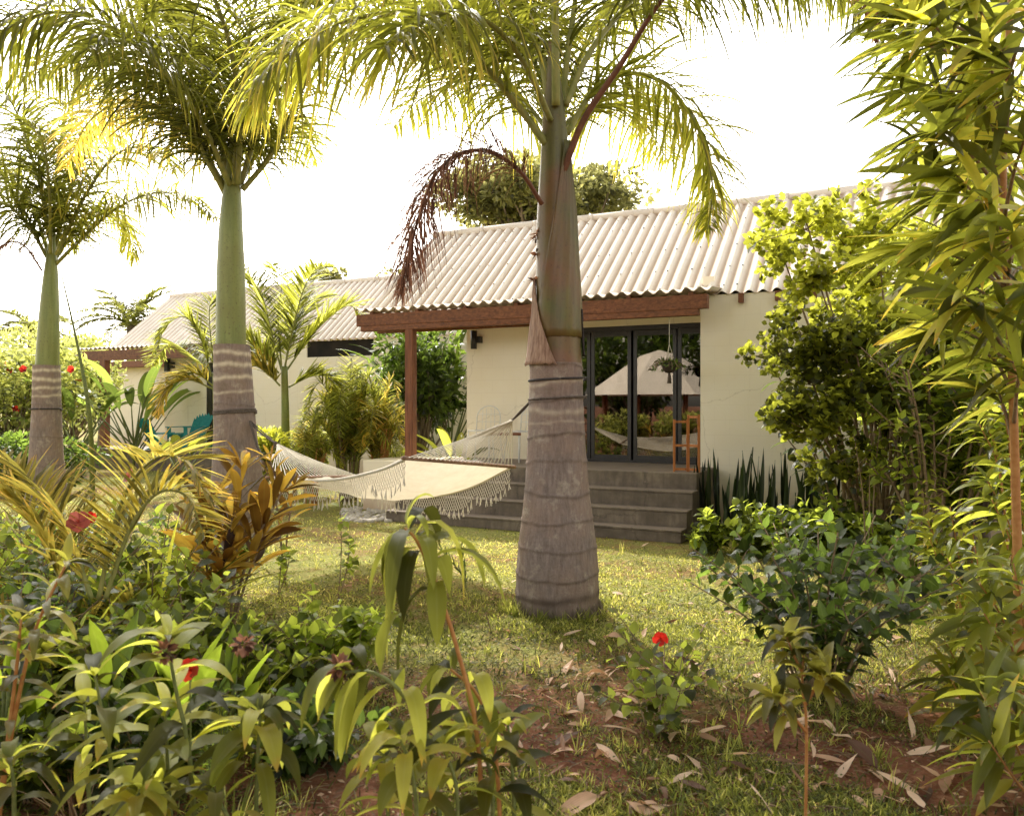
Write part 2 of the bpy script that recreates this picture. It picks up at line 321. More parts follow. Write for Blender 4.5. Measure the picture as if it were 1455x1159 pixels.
def roofmat():
    m,nt,N=mat('fibre_cement_roof'); tc=N('TexCoord')
    n1=N('TexNoise',Vector=tc.outputs['Object'],Scale=2.,Detail=7.,Roughness=.65); n3=N('TexNoise',Vector=tc.outputs['Object'],Scale=40.,Detail=4.)
    a=N('Attribute',_attribute_name='col'); s=N('SeparateColor',Color=a.outputs[0])
    c=ramp(N,n1.outputs[0],[(.3,(.8,.73,.64)),(.7,(.94,.88,.8))])
    # browner in the valleys: G = height in the wave
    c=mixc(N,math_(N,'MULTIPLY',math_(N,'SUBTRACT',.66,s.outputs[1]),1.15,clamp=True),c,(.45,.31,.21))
    c=mixc(N,math_(N,'MULTIPLY',math_(N,'SUBTRACT',n3.outputs[0],.6),3.,clamp=True),c,(.4,.34,.28))
    bp=N('Bump',Strength=.25,Distance=.003,Height=n3.outputs[0])
    p=N('BsdfPrincipled',Base_Color=c,Roughness=.8,Normal=bp.outputs[0]); p.inputs['Specular IOR Level'].default_value=.25
    out(N,p.outputs[0]); return m
M['roof']=roofmat()
def glassmat():
    m,nt,N=mat('door_glass')
    fr=N('LayerWeight',Blend=.3)
    f=math_(N,'ADD',.1,math_(N,'MULTIPLY',fr.outputs['Fresnel'],.8),clamp=True)
    t=N('BsdfTransparent',Color=rgb(.55,.55,.53)); g=N('BsdfGlossy',Color=rgb(.9,.82,.72),Roughness=.012)
    x=N('MixShader',i0=f); nt.links.new(t.outputs[0],x.inputs[1]); nt.links.new(g.outputs[0],x.inputs[2]); out(N,x.outputs[0]); return m
M['glass']=glassmat()
def clothmat():
    m,nt,N=mat('hammock_cloth'); tc=N('TexCoord'); n=N('TexNoise',Vector=tc.outputs['Object'],Scale=90.,Detail=3.)
    n5=N('TexNoise',Vector=tc.outputs['Object'],Scale=6.,Detail=6.,Roughness=.7); cc=ramp(N,n5.outputs[0],[(.35,(.58,.5,.4)),(.65,(.76,.72,.65))]); p=N('BsdfPrincipled',Base_Color=cc,Roughness=.9); t=N('BsdfTranslucent',Color=rgb(.8,.7,.54))
    bp=N('Bump',Strength=.3,Distance=.003,Height=n.outputs[0]); nt.links.new(bp.outputs[0],p.inputs['Normal'])
    x=N('MixShader',i0=.33); nt.links.new(p.outputs[0],x.inputs[1]); nt.links.new(t.outputs[0],x.inputs[2]); out(N,x.outputs[0]); return m
M['cloth']=clothmat()
def groundmat():
    m,nt,N=mat('ground_soil_grass'); tc=N('TexCoord'); P=tc.outputs['Object']
    n1=N('TexNoise',Vector=P,Scale=.55,Detail=5.,Roughness=.6); n2=N('TexNoise',Vector=P,Scale=5.,Detail=8.,Roughness=.7); n3=N('TexNoise',Vector=P,Scale=45.,Detail=6.,Roughness=.7)
    n4=N('TexNoise',Vector=P,Scale=160.,Detail=3.)
    soil=ramp(N,n2.outputs[0],[(.3,(.075,.03,.018)),(.55,(.24,.1,.055)),(.75,(.42,.23,.14))])
    soil=mixc(N,math_(N,'MULTIPLY',math_(N,'SUBTRACT',n3.outputs[0],.5),3.,clamp=True),soil,(.42,.26,.17))
    gr=ramp(N,n3.outputs[0],[(.3,(.08,.1,.02)),(.5,(.27,.28,.07)),(.7,(.58,.5,.23))])
    sp=N('SeparateXYZ',Vector=P)
    near=math_(N,'MULTIPLY',math_(N,'SUBTRACT',5.4,sp.outputs[1]),.33,clamp=True)
    f=math_(N,'ADD',math_(N,'MULTIPLY',math_(N,'SUBTRACT',math_(N,'ADD',math_(N,'MULTIPLY',n1.outputs[0],.6),math_(N,'MULTIPLY',n2.outputs[0],.5)),.5),5.),math_(N,'MULTIPLY',near,2.2),clamp=True)
    c=mixc(N,f,gr,soil)
    bp=N('Bump',Strength=.9,Distance=.03,Height=math_(N,'ADD',math_(N,'ADD',n2.outputs[0],math_(N,'MULTIPLY',n3.outputs[0],.5)),math_(N,'MULTIPLY',n4.outputs[0],.2)))
    p=N('BsdfPrincipled',Base_Color=c,Roughness=.95,Normal=bp.outputs[0]); p.inputs['Specular IOR Level'].default_value=.15; out(N,p.outputs[0]); return m
M['ground']=groundmat()

# ------------------------------------------------------------------ setting
def gh(x,y):
    near=np.clip((13-y)/4,0,1)
    return near*(.018*np.sin(x*1.7+.5)*np.cos(y*1.3)+.010*np.sin(x*4.1+y*3.3)+.006*np.sin(x*9.+1)*np.sin(y*8.3))
def sheet(xs,ys,z=0.,fn=None):
    X,Y=np.meshgrid(xs,ys); Z=np.full_like(X,z)
    if fn is not None: Z=Z+fn(X,Y)
    v=np.stack([X,Y,Z],-1).reshape(-1,3); n=len(xs); i=np.arange(len(ys)-1)[:,None]*n+np.arange(n-1)[None]
    return v,np.stack([i,i+1,i+n+1,i+n],-1).reshape(-1,4)
g=G()
xs=np.concatenate([[-900,-300,-100,-50,-30],np.linspace(-22,14,260),[20,30,60,150,400,900]])
ys=np.concatenate([[-900,-300,-100,-40,-15,-5],np.linspace(0,16,160),[20,28,40,80,200,500,1200]])
g.add(*sheet(xs,ys,0,gh)); tag(g.build('ground',M['ground']),kind='structure')

# ------------------------------------------------------------------ houses
class Frame:
    def __init__(s,O): s.O=A(*O)
    def __call__(s,v):
        v=np.asarray(v,float); return s.O+v[...,0:1]*U+v[...,1:2]*V_+v[...,2:3]*A(0,0,1)
    def a(s,px,b):
        r=(px-CX)/F; p=s.O+b*V_; return (r*p[1]-p[0])/(U[0]-r*U[1])
H1=Frame((-2.479,13.16,0)); H2=Frame((-11.01,21.75,0))
PITCH=.177; AMP=.026; TAN=.807; CO=math.cos(math.atan(TAN)); SI=math.sin(math.atan(TAN))
def corr(g,fr,a0,a1,p0,p1,lift=0.,thick=.008,tooth=None,seams=6,ns=2):
    """corrugated slab between profile points p0=(b,z) and p1"""
    n=max(2,int(round((a1-a0)/PITCH*10))); aa=np.linspace(a0,a1,n+1)
    d=A(p1[0]-p0[0],p1[1]-p0[1]); L=np.hypot(*d); d/=L; nr=A(-d[1],d[0])
    s=np.linspace(0,1,ns+1)
    w=np.sin(aa/PITCH*2*PI)
    frac=(aa/(PITCH*seams))%1; step=(1-frac)*.014*(1 if seams else 0)
    h=np.tile((AMP*w+step)[None],(ns+1,1))
    if tooth is not None:
        rp=(s-tooth[0])/(1-tooth[0])*(tooth[1])-AMP; h=np.maximum(h,np.where(s>tooth[0]*.6,rp,-1)[:,None])
    for sg,off in ((1,lift+thick),(-1,lift)):
        hh=h+off; S=s[:,None]*L
        b=p0[0]+d[0]*S+nr[0]*hh; z=p0[1]+d[1]*S+nr[1]*hh
        v=np.stack([np.tile(aa,(ns+1,1)),b,z],-1); i=np.arange(ns)[:,None]*(n+1)+np.arange(n)[None]
        q=np.stack([i,i+1,i+n+2,i+n+1],-1).reshape(-1,4)
        c=np.zeros(v.shape); c[...,0]=.5; c[...,1]=(w*.5+.5)[None]
        g.add(fr(v),q if sg>0 else q[:,::-1],c)
        if sg>0: top=v
        else: bot=v
    for e in (0,-1):                                     # end faces
        v=np.stack([top[e],bot[e]],0); i=np.arange(n); q=np.stack([i,i+1,i+n+2,i+n+1],-1)
        c=np.zeros(v.shape); c[...,0]=.5; c[...,1]=.2
        g.add(fr(v),q,c)
    for e in (0,-1):
        v=np.stack([top[:,e],bot[:,e]],0); i=np.arange(ns); q=np.stack([i,i+1,i+ns+2,i+ns+1],-1)
        c=np.zeros(v.shape); c[...,1]=.4; g.add(fr(v),q,c)
BW,ZW=.45,3.12; BR=2.49; ZR=ZW+TAN*(BR-BW)
def roof(root,fr,a0,a1,c0,c1,bolts=True,det=24):
    g=G(); corr(g,fr,a0,a1,(BW-.03,ZW-.024),(BR,ZR),ns=2)
    corr(g,fr,a0,a1,(2*BR-BW+.35,ZW-TAN*.35),(BR,ZR),ns=1)
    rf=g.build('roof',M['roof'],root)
    sk=.32; a=a0-.02
    while a<a1:
        e=min(a+PITCH*6,a1); g=G()
        corr(g,fr,a,e,(BR-sk*CO,ZR-sk*SI),(BR-.02,ZR-.016),lift=.02,tooth=(.38,.085),seams=0,ns=16)
        corr(g,fr,a,e,(BR+sk*CO,ZR-sk*SI),(BR+.02,ZR-.016),lift=.02,tooth=(.38,.085),seams=0,ns=8)
        g.tube(fr([[a,BR,ZR+.035],[e-.01,BR,ZR+.035]]),[.062,.066],12)
        g.tube(fr([[e-.045,BR,ZR+.035],[e+.015,BR,ZR+.035]]),[.071,.071],12)
        g.build('ridge_cap',M['roof'],rf); a=e
    if bolts:
        g=G(); r_=rng(3)
        for s in (.12,.62,1.25,2.05,2.42):
            k=0
            a=math.ceil(a0/PITCH)*PITCH+PITCH*.25
            while a<a1-.05:
                if k%3!=1:
                    L=s; b=BW+L*CO+SI*-(AMP+.014); z=ZW+L*SI+CO*(AMP+.014)
                    p=fr([[a,b-.0*CO,z-.004],[a,b-.008*SI,z+.010*CO]])
                    g.tube(p,[.013,.011],6)
                k+=1; a+=PITCH
        g.build('roof_bolts',M['black'],rf)
    g=G(); corr(g,fr,c0,c1,(-.08,3.075),(BW+.06,3.125),lift=.02,seams=6,ns=2)
    g.build('canopy_sheet',M['roof'],root)
def gable(g,fr,a0,a1,b0,b1,z0):
    # wall polygon up to the roof line, as column quads
    bs=np.linspace(b0,b1,9)
    zt=np.where(bs<BR,ZW+TAN*(bs-BW),ZW+TAN*(2*BR-BW-bs))-.03
    for i in range(8):
        v=[[a,b,z] for a in (a0,a1) for b,z in ((bs[i],z0),(bs[i+1],z0),(bs[i+1],zt[i+1]),(bs[i],zt[i]))]
        q=[[0,1,2,3],[7,6,5,4],[3,2,6,7]]
        if i==0: q.append([0,3,7,4])
        if i==7: q.append([1,5,6,2])
        g.add(fr(v),q,smooth=False)

def house1():
    fr=H1; root=thing('bungalow','nearest cream bungalow with corrugated roof, glass sliding doors and grey concrete steps','house',fr([2,0,0]))
    aw=5.41; aL=1.53; a1=10.6; BB=2*BR-BW
    g=G(); g.box((aw,BW,0),(a1,BW+.15,ZW-.03),fr=fr); g.box((aw,BW+.15,0),(aw+.15,.85,ZW+.25),fr=fr); g.build('wall',M['wall'],root)
    g=G(); g.box((aL,.85,.765),(3.0,1.0,ZW+.3),fr=fr); g.box((3.0,.85,2.77),(aw,1.0,ZW+.3),fr=fr); g.build('porch_wall',M['wall'],root)
    g=G(); gable(g,fr,aL,aL+.15,1.0,BB,0); gable(g,fr,a1-.15,a1,BW+.15,BB,0); g.build('gable_wall',M['wall'],root)
    g=G(); g.box((aL,BB,0),(a1,BB+.15,ZW-.05),fr=fr); g.build('rear_wall',M['wall'],root)
    g=G(); g.box((aL+.15,2.6,.765),(aw+.6,2.65,3.0),fr=fr); g.box((aL+.15,1.0,.72),(a1-.15,BB,.765),fr=fr); g.box((aL+.15,1.0,2.98),(a1-.15,BB,3.0),fr=fr); g.build('interior_shade_lining',M['dark'],root)  # dark sheets behind the doors; the room's shade is put into their colour
    roof(root,fr,-.1,a1+.2,0.,5.70)
    # beams
    g=G(); g.box((.02,-.06,2.86),(5.62,.06,3.045),fr=fr); g.box((.1,-.055,2.775),(5.5,.055,2.86),fr=fr); g.build('eave_beam',M['beam'],root,.006)
    g=G(); g.box((-.02,.55,2.80),(3.,.65,2.88),fr=fr); g.build('inner_beam',M['beam'],root,.006)
    for b in (-.02,4.0,4.3)[1:2]:
        g=G(); g.box((.0,b,2.2),(1.53,b+.1,2.36),fr=fr); g.build('rear_beam',M['beam'],root)
    ap=fr.a(583.5,.0)
    g=G(); g.box((ap-.07,-.06,.765),(ap+.07,.07,2.775),fr=fr); g.build('porch_post',M['post'],root,.008)
    g=G(); g.box((ap-.05,3.95,0),(ap+.05,4.05,2.2),fr=fr); g.build('rear_post',M['post'],root)
    for i,px in enumerate((1053,1105,1157,1215,1280,1350)):
        a=fr.a(px,BW-.05); g=G(); g.box((a-.03,BW-.09,ZW-.16),(a+.03,BW-.002,ZW-.035),fr=fr); g.build('rafter_end',M['beam'],root)
    # rafters seen under the porch roof
    for a in np.arange(.3,5.4,.85):
        g=G(); v=A([a-.03,-.04,3.03],[a+.03,-.04,3.03],[a+.03,.85,3.06],[a-.03,.85,3.06]); v2=v+A(0,0,.05)
        g.add(fr(np.vstack([v,v2])),[[3,2,1,0],[4,5,6,7],[0,1,5,4],[1,2,6,5],[2,3,7,6],[3,0,4,7]],smooth=False); g.build('rafter',M['beam'],root)
    # porch and steps
    g=G(); g.box((.42,-.42,0),(1.45,.9,.765),fr=fr); g.build('porch_plinth',M['wall'],root,.01)
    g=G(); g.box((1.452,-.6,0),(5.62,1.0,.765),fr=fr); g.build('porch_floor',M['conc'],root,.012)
    for b0,b1,z in ((-.84,-.602,.56),(-1.07,-.842,.355),(-1.3,-1.072,.155)):
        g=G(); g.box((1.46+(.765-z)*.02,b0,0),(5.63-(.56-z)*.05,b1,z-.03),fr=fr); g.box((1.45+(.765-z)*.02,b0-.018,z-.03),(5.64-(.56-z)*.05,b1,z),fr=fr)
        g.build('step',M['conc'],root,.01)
    # sliding doors
    d=G(); d.box((3.0,.86,.765),(aw,.94,.80),fr=fr); d.box((3.0,.86,2.70),(aw,.94,2.77),fr=fr); d.box((3.0,.86,.80),(3.01,.94,2.70),fr=fr); d.box((aw-.01,.86,.80),(aw,.94,2.70),fr=fr); door=d.build('door_frame',M['frame'],root,.004)
    st=[3.0,3.65,4.30,4.97,aw]
    for i in range(4):
        x0,x1=st[i]+.012,st[i+1]-.012; bo=.87 if i%2 else .90
        g=G(); wd=.055
        for lo,hi in (((x0,bo,.80),(x0+wd,bo+.03,2.70)),((x1-wd,bo,.80),(x1,bo+.03,2.70)),((x0+wd,bo,.80),(x1-wd,bo+.03,.87)),((x0+wd,bo,2.62),(x1-wd,bo+.03,2.70))): g.box(lo,hi,fr=fr)
        s=g.build('door_panel',M['frame'],door,.003)
        g=G(); g.box((x0+wd,bo+.01,.87),(x1-wd,bo+.016,2.62),fr=fr); g.build('pane',M['glass'],door)
    # porch lamp
    al=fr.a(678,.85); g=G(); c=fr([al,.74,2.66]); 
    g.tube(fr([[al,.74,2.50],[al,.74,2.79]]),[.05,.05],16); lt=g.build('wall_lamp',M['black'],root)
    g=G(); g.box((al+.02,.76,2.6),(al+.1,.85,2.70),fr=fr); g.build('lamp_bracket',M['black'],lt)
    # dark streaks of weep holes on wall
    return root
house1()

def house2():
    fr=H2; root=thing('bungalow','farther cream bungalow behind the palms, its low porch and post beside banana plants','house',fr([2,0,0]))
    aL=1.2; a1=11.5; BB=2*BR-BW; ae=fr.a(345,BW)
    aL=fr.a(234,.85)
    g=G(); g.box((ae,BW,0),(a1,BW+.15,2.72),fr=fr)
    segs=[fr.a(p,BW) for p in (345,354,387,436,531,560)]
    g.box((segs[2],BW,2.72),(segs[3],BW+.15,ZW-.03),fr=fr); g.box((segs[0],BW,2.72),(segs[1],BW+.15,ZW-.03),fr=fr); g.box((segs[4],BW,2.72),(a1,BW+.15,ZW-.03),fr=fr)
    g.build('wall',M['wall'],root)
    for i,j in ((1,2),(3,4)):
        g=G(); g.box((segs[i],BW+.03,2.72),(segs[j],BW+.09,ZW-.03),fr=fr); g.build('high_window',M['dark'],root)
    g=G(); g.box((aL,.85,.5),(fr.a(293,.85),1.,ZW+.3),fr=fr); g.box((fr.a(293,.85),.85,2.7),(ae,1.,ZW+.3),fr=fr); g.box((ae,.6,0),(ae+.15,1.,ZW),fr=fr); g.build('porch_wall',M['wall'],root)
    g=G(); gable(g,fr,aL,aL+.15,1.0,BB,0); g.build('gable_wall',M['wall'],root)
    g=G(); g.box((fr.a(293,.85),.87,.5),(fr.a(300,.85),.95,2.7),fr=fr); g.box((fr.a(300,.85),.92,.5),(ae,.95,2.7),fr=fr); g.build('door_frame',M['frame'],root)
    roof(root,fr,-.1,a1,fr.a(102,0),fr.a(268,0),bolts=False)
    b0=fr.a(106,0); b1=fr.a(280,0)
    g=G(); g.box((b0,-.06,2.86),(b1,.06,3.045),fr=fr); g.box((b0+.2,-.055,2.78),(b1-.1,.055,2.86),fr=fr); g.build('eave_beam',M['beam'],root)
    ap=fr.a(149,0); g=G(); g.box((ap-.1,-.08,0),(ap+.1,.08,2.78),fr=fr); g.build('porch_post',M['post'],root)
    g=G(); g.box((b0+.6,-.5,0),(ae,.9,.5),fr=fr); g.build('porch_floor',M['conc'],root)
    al=fr.a(245,.85); g=G(); g.box((al-.14,.7,2.5),(al-.02,.8,2.85),fr=fr); g.box((al-.02,.74,2.58),(al+.1,.85,2.74),fr=fr); g.build('wall_lamp',M['black'],root)
house2()
# far building part seen through the second porch
g=G(); fr3=Frame((-14.5,29.,0)); root=thing('garden_shed','distant cream building with brown roof edge seen under the farther porch','shed',fr3([0,0,0]))
g.box((0,0,0),(5,3,2.9),fr=fr3); g.build('wall',M['wall'],root)
g=G(); g.box((-.3,-.5,2.9),(5.3,3.4,3.1),fr=fr3); g.build('roof',M['beam'],root)

# pavilion and trees behind the photographer, seen in the glass doors
c=A(-9.2,-.3,0); root=thing('garden_pavilion','pale hip roofed pavilion reflected in the sliding glass doors','pavilion',c)
g=G(); R=2.7
ring=lambda r,z:[c+A(r*math.cos(t),r*math.sin(t),z) for t in np.linspace(0,2*PI,9)[:-1]+.39]
v=ring(R,1.95)+ring(.7,3.3)+ring(.05,3.5); q=[[k*8+i,k*8+(i+1)%8,k*8+8+(i+1)%8,k*8+8+i] for k in (0,1) for i in range(8)]
g.add(v,q,np.tile([.5,.9,0],(24,1)),smooth=False); g.build('roof',M['roof'],root)
for p in ring(R-.7,0):
    g=G(); g.tube([p,p+A(0,0,2.2)],.08,8); g.build('post',M['post'],root)

# ------------------------------------------------------------------ hammock
def hammock():
    P1=at(758,566,6.4); P2=at(352,594,9.35)
    bR=at(727,663,7.62); bL=at(578,651,6.62); cR=at(512,677,8.92); cL=at(384,678,7.95)
    root=thing('hammock','cream cotton hammock with crochet fringe slung between the ringed palms','hammock',(bR+cL)/2*A(1,1,0))
    # bed: two hem curves and a sagging cloth between
    nearm=A(*at(478,681,7.25)); farm=A(*at(612,704,8.3)); n=40; m=22
    near=cr([bL,bL*.62+nearm*.38+A(0,0,-.03),nearm,nearm*.45+cL*.55+A(0,0,-.02),cL],n); far=cr([bR,bR*.5+farm*.5+A(0,0,-.055),farm,farm*.5+cR*.5+A(0,0,-.03),cR],n)
    r_=rng(5)
    g=G(); w=np.linspace(0,1,m); t=np.linspace(0,1,n)
    sag=np.sin(PI*w)[None]*np.sin(PI*t)[:,None]**.6*.10
    v=near[:,None]*(1-w)[None,:,None]+far[:,None]*w[None,:,None]; v[...,2]-=sag
    v[...,2]+=(.009*np.sin(w[None]*23+np.sin(t*9)[:,None]*2)+.006*np.sin(w[None]*47+t[:,None]*11)+.008*np.sin(t*31)[:,None]*np.sin(w*9)[None])*np.sin(PI*w)[None]
    i=np.arange(n-1)[:,None]*m+np.arange(m-1)[None]; g.add(v,np.stack([i,i+1,i+m+1,i+m],-1).reshape(-1,4))
    g.build('cloth_bed',M['cloth'],root)
    for nm,e in (('hem',near),('hem',far)):
        g=G(); g.tube(e,.013,8); g.build(nm,M['rope'],root)
    # crochet fringe: diamond net and tassels
    for e,seed in ((near,1),(far,2)):
        g=G(); r=rng(seed); L=np.concatenate([[0],np.cumsum(np.linalg.norm(np.diff(e,axis=0),axis=1))]); K=int(L[-1]/.032)
        s=np.linspace(0.02,L[-1]-.02,K); top=np.stack([np.interp(s,L,e[:,k]) for k in range(3)],-1)
        rows=7; dz=.026
        scal=.55+.45*np.abs(np.sin(np.arange(K)*PI/16+.3))
        pts=np.zeros((rows,K,3))
        for j in range(rows):
            pts[j]=top+A(0,0,-1)*(j*dz*(.7+.5*scal))[:,None]; 
            if j%2: pts[j,:-1]=(pts[j,:-1]+np.roll(pts[j],-1,0)[:-1])/2
            pts[j,:,1]+=.01*np.sin(s*9+j)
        for j in range(rows-1):
            for k in range(K-1):
                lim=2+scal[k]*(rows-2)
                if j+1>lim: continue
                a_,b_=(pts[j,k],pts[j+1,k]); 
                o=pts[j+1,k-1] if (j%2==0 and k>0) else pts[j+1,min(k+1,K-1)]
                g.tube([a_,b_],.0024,3,cap=False); g.tube([a_,o],.0024,3,cap=False)
        for k in range(0,K,2):
            j=int(min(rows-1,2+scal[k]*(rows-2))); p=pts[j,k]
            for q in range(4):
                o=r.normal(0,.004,3); l=.055+.03*r.random()
                g.tube([p,p+o+A(0,0,-l*.5),p+o*2.5+A(0,0,-l)],[.003,.0042,.003],3,cap=False)
        g.build('crochet_fringe',M['rope'],root)
    for a_,b_ in ((bL,bR),(cL,cR)):
        g=G(); d=nz(b_-a_)*.05; g.tube([a_-d,b_+d],.016,10); g.build('spreader_bar',M['bed_bar'],root)
    # cords to the gathering loops
    for (a_,b_,P,near_) in ((bL,bR,P1,.28),(cL,cR,P2,.45)):
        mid=(a_+b_)/2; knot=P*(1-near_)+mid*near_ + A(0,0,-.02); g=G()
        for u in np.linspace(0,1,26):
            q=a_*(1-u)+b_*u; mm=(q+knot)/2+A(0,0,-.012); g.tube([q,mm,knot+A(0,0,.0)+rng(int(u*99)).normal(0,.006,3)],.0042,4,cap=False)
        g.build('suspension_cords',M['rope'],root)
        g=G()
        for q in range(3):
            o=rng(q+7).normal(0,.012,3); g.tube(cr([knot,(knot+P)/2+o,P+o*.5],8),.007,6)
        g.build('hanging_rope',M['cord'],root)
hammock()
def rope_ring(c,r,z,tilt,label,nm='tie_rope',mt='cord',turns=2,th=.012):
    g=G(); t=np.linspace(0,2*PI*turns,40*turns)
    p=np.stack([c[0]+r*np.cos(t),c[1]+r*np.sin(t),z+tilt*np.cos(t)+t/(2*PI)*th*1.6],-1); g.tube(p,th,7)
    o=g.build(nm,M[mt]); tag(o,label,'rope')

# ------------------------------------------------------------------ palms
def frond(name,root,path,Lm,n,w,mat_='palm',rmat='rachis',seed=1,droop=.16,bare=.1,rr=.018,hint=None,spread=.35,fwd=.75,flatb=0.,S=6,tone=(0,1)):
    r=rng(seed); p=cr(path,60); g=G()
    seg=np.linalg.norm(np.diff(p,axis=0),axis=1); L=np.concatenate([[0],np.cumsum(seg)]); tt=L/L[-1]
    g.tube(p,rr*(1-tt)**.8+.003,7,mi=0)
    u=np.linspace(bare,.995,n); P=np.stack([np.interp(u,tt,p[:,k]) for k in range(3)],-1)
    T=nz(np.stack([np.interp(u,tt,np.gradient(p[:,k])) for k in range(3)],-1))
    up=A(0,0,1)+r.normal(0,.01,3); B=np.cross(T,up)
    hz=A(*(hint if hint is not None else (np.array(path[-1])-np.array(path[0])))); hz=nz(np.cross(hz*A(1,1,0),up))
    bl=np.linalg.norm(B,axis=1,keepdims=True); B=nz(B+hz*.35*np.sign((B@hz)[:,None]+1e-9)) ; N_=nz(np.cross(B,T)); 
    ln=Lm*(.5+.5*np.sin(PI*np.clip((u-bare)/(1-bare),0,1)**.7))*np.where(u>.8,1-(u-.8)*2.6,1)
    for sg in (-1,1):
        k=len(u); e=r.normal(.12,spread,k)+flatb; sw=fwd+r.normal(0,.12,k)
        d=T*np.sin(1.35-sw)[:,None]*1.0+(sg*B*np.cos(e)[:,None]+N_*np.sin(e)[:,None])*np.cos(1.35-sw)[:,None]
        rn=np.clip(tone[0]+(tone[1]-tone[0])*(r.random(k)*.8+u*.2),0,1)
        leaves(g,P+r.normal(0,.004,(k,3)),d,ln*r.uniform(.8,1.1,k),w*r.uniform(.8,1.15,k),droop=droop*r.uniform(.6,1.5,k),S=S,prof='strip',fold=.2,mi=1,rnd=rn,rs=r,roll=.35)
    return g.build(name,[M[rmat],M[mat_]],root)
def palm_trunk(root,base,prof,lean,scars,seed,mt='trunk',name='trunk',skirt=True):
    """prof: list of (z,r); scars: list (z, value)"""
    r=rng(seed); zs=np.linspace(prof[0][0],prof[-1][0],220); rr=np.interp(zs,[a for a,b in prof],[b for a,b in prof])
    rr=np.convolve(np.pad(rr,6,'edge'),np.ones(13)/13,'valid')
    g=G(); k=48; th=np.linspace(0,2*PI,k,endpoint=False)
    val=np.full((len(zs),k),.5)
    R=np.tile(rr[:,None],(1,k))
    for z,vv,wd in scars:
        q1,q2,q3=r.uniform(0,6,3); zz=z+r.uniform(.004,.02)*np.sin(th+q1)+.009*np.sin(th*2+q2)+.005*np.sin(th*5+q3)+.003*np.sin(th*11+z*30); f=np.exp(-((zs[:,None]-zz[None])/wd)**2)
        val+=(vv-.5)*f*r.uniform(.5,1.1,k)[None]; R+=.007*f*(1 if vv<.5 else .4)
    R*=1+.012*np.sin(th*5+zs[:,None]*3)+r.normal(0,.002,R.shape)
    z0=zs[0]
    low=np.exp(-((zs-z0)/.12)**2)[:,None]; val-=.45*low*r.uniform(.5,1.2,k)[None]
    X=base[0]+lean[0]*(zs-z0)[:,None]+R*np.cos(th); Y=base[1]+lean[1]*(zs-z0)[:,None]+R*np.sin(th)
    v=np.stack([X,Y,np.tile(zs[:,None],(1,k))],-1); i=np.arange(len(zs)-1)[:,None]*k; j=np.arange(k)[None]; j2=(j+1)%k
    c=np.zeros(v.shape); c[...,0]=np.clip(val,0,1); c[...,1]=((zs-z0)/(zs[-1]-z0))[:,None]
    g.add(v,np.stack([i+j,i+j2,i+k+j2,i+k+j],-1).reshape(-1,4),c)
    g2=G(); n=420; a=r.uniform(0,2*PI,n); rr0=prof[1][1]
    P=np.stack([base[0]+np.cos(a)*rr0*.985,base[1]+np.sin(a)*rr0*.985,r.uniform(.02,.11,n)],-1); D=np.stack([np.cos(a)*.5+r.normal(0,.1,n),np.sin(a)*.5+r.normal(0,.1,n),np.full(n,-.9)],-1)
    leaves(g2,P,D,r.uniform(.04,.13,n),r.uniform(.006,.013,n),droop=.05,S=2,prof='strip',rs=r); g2.build('root_fringe',M['bark'],root)
    return g.build(name,M[mt],root)

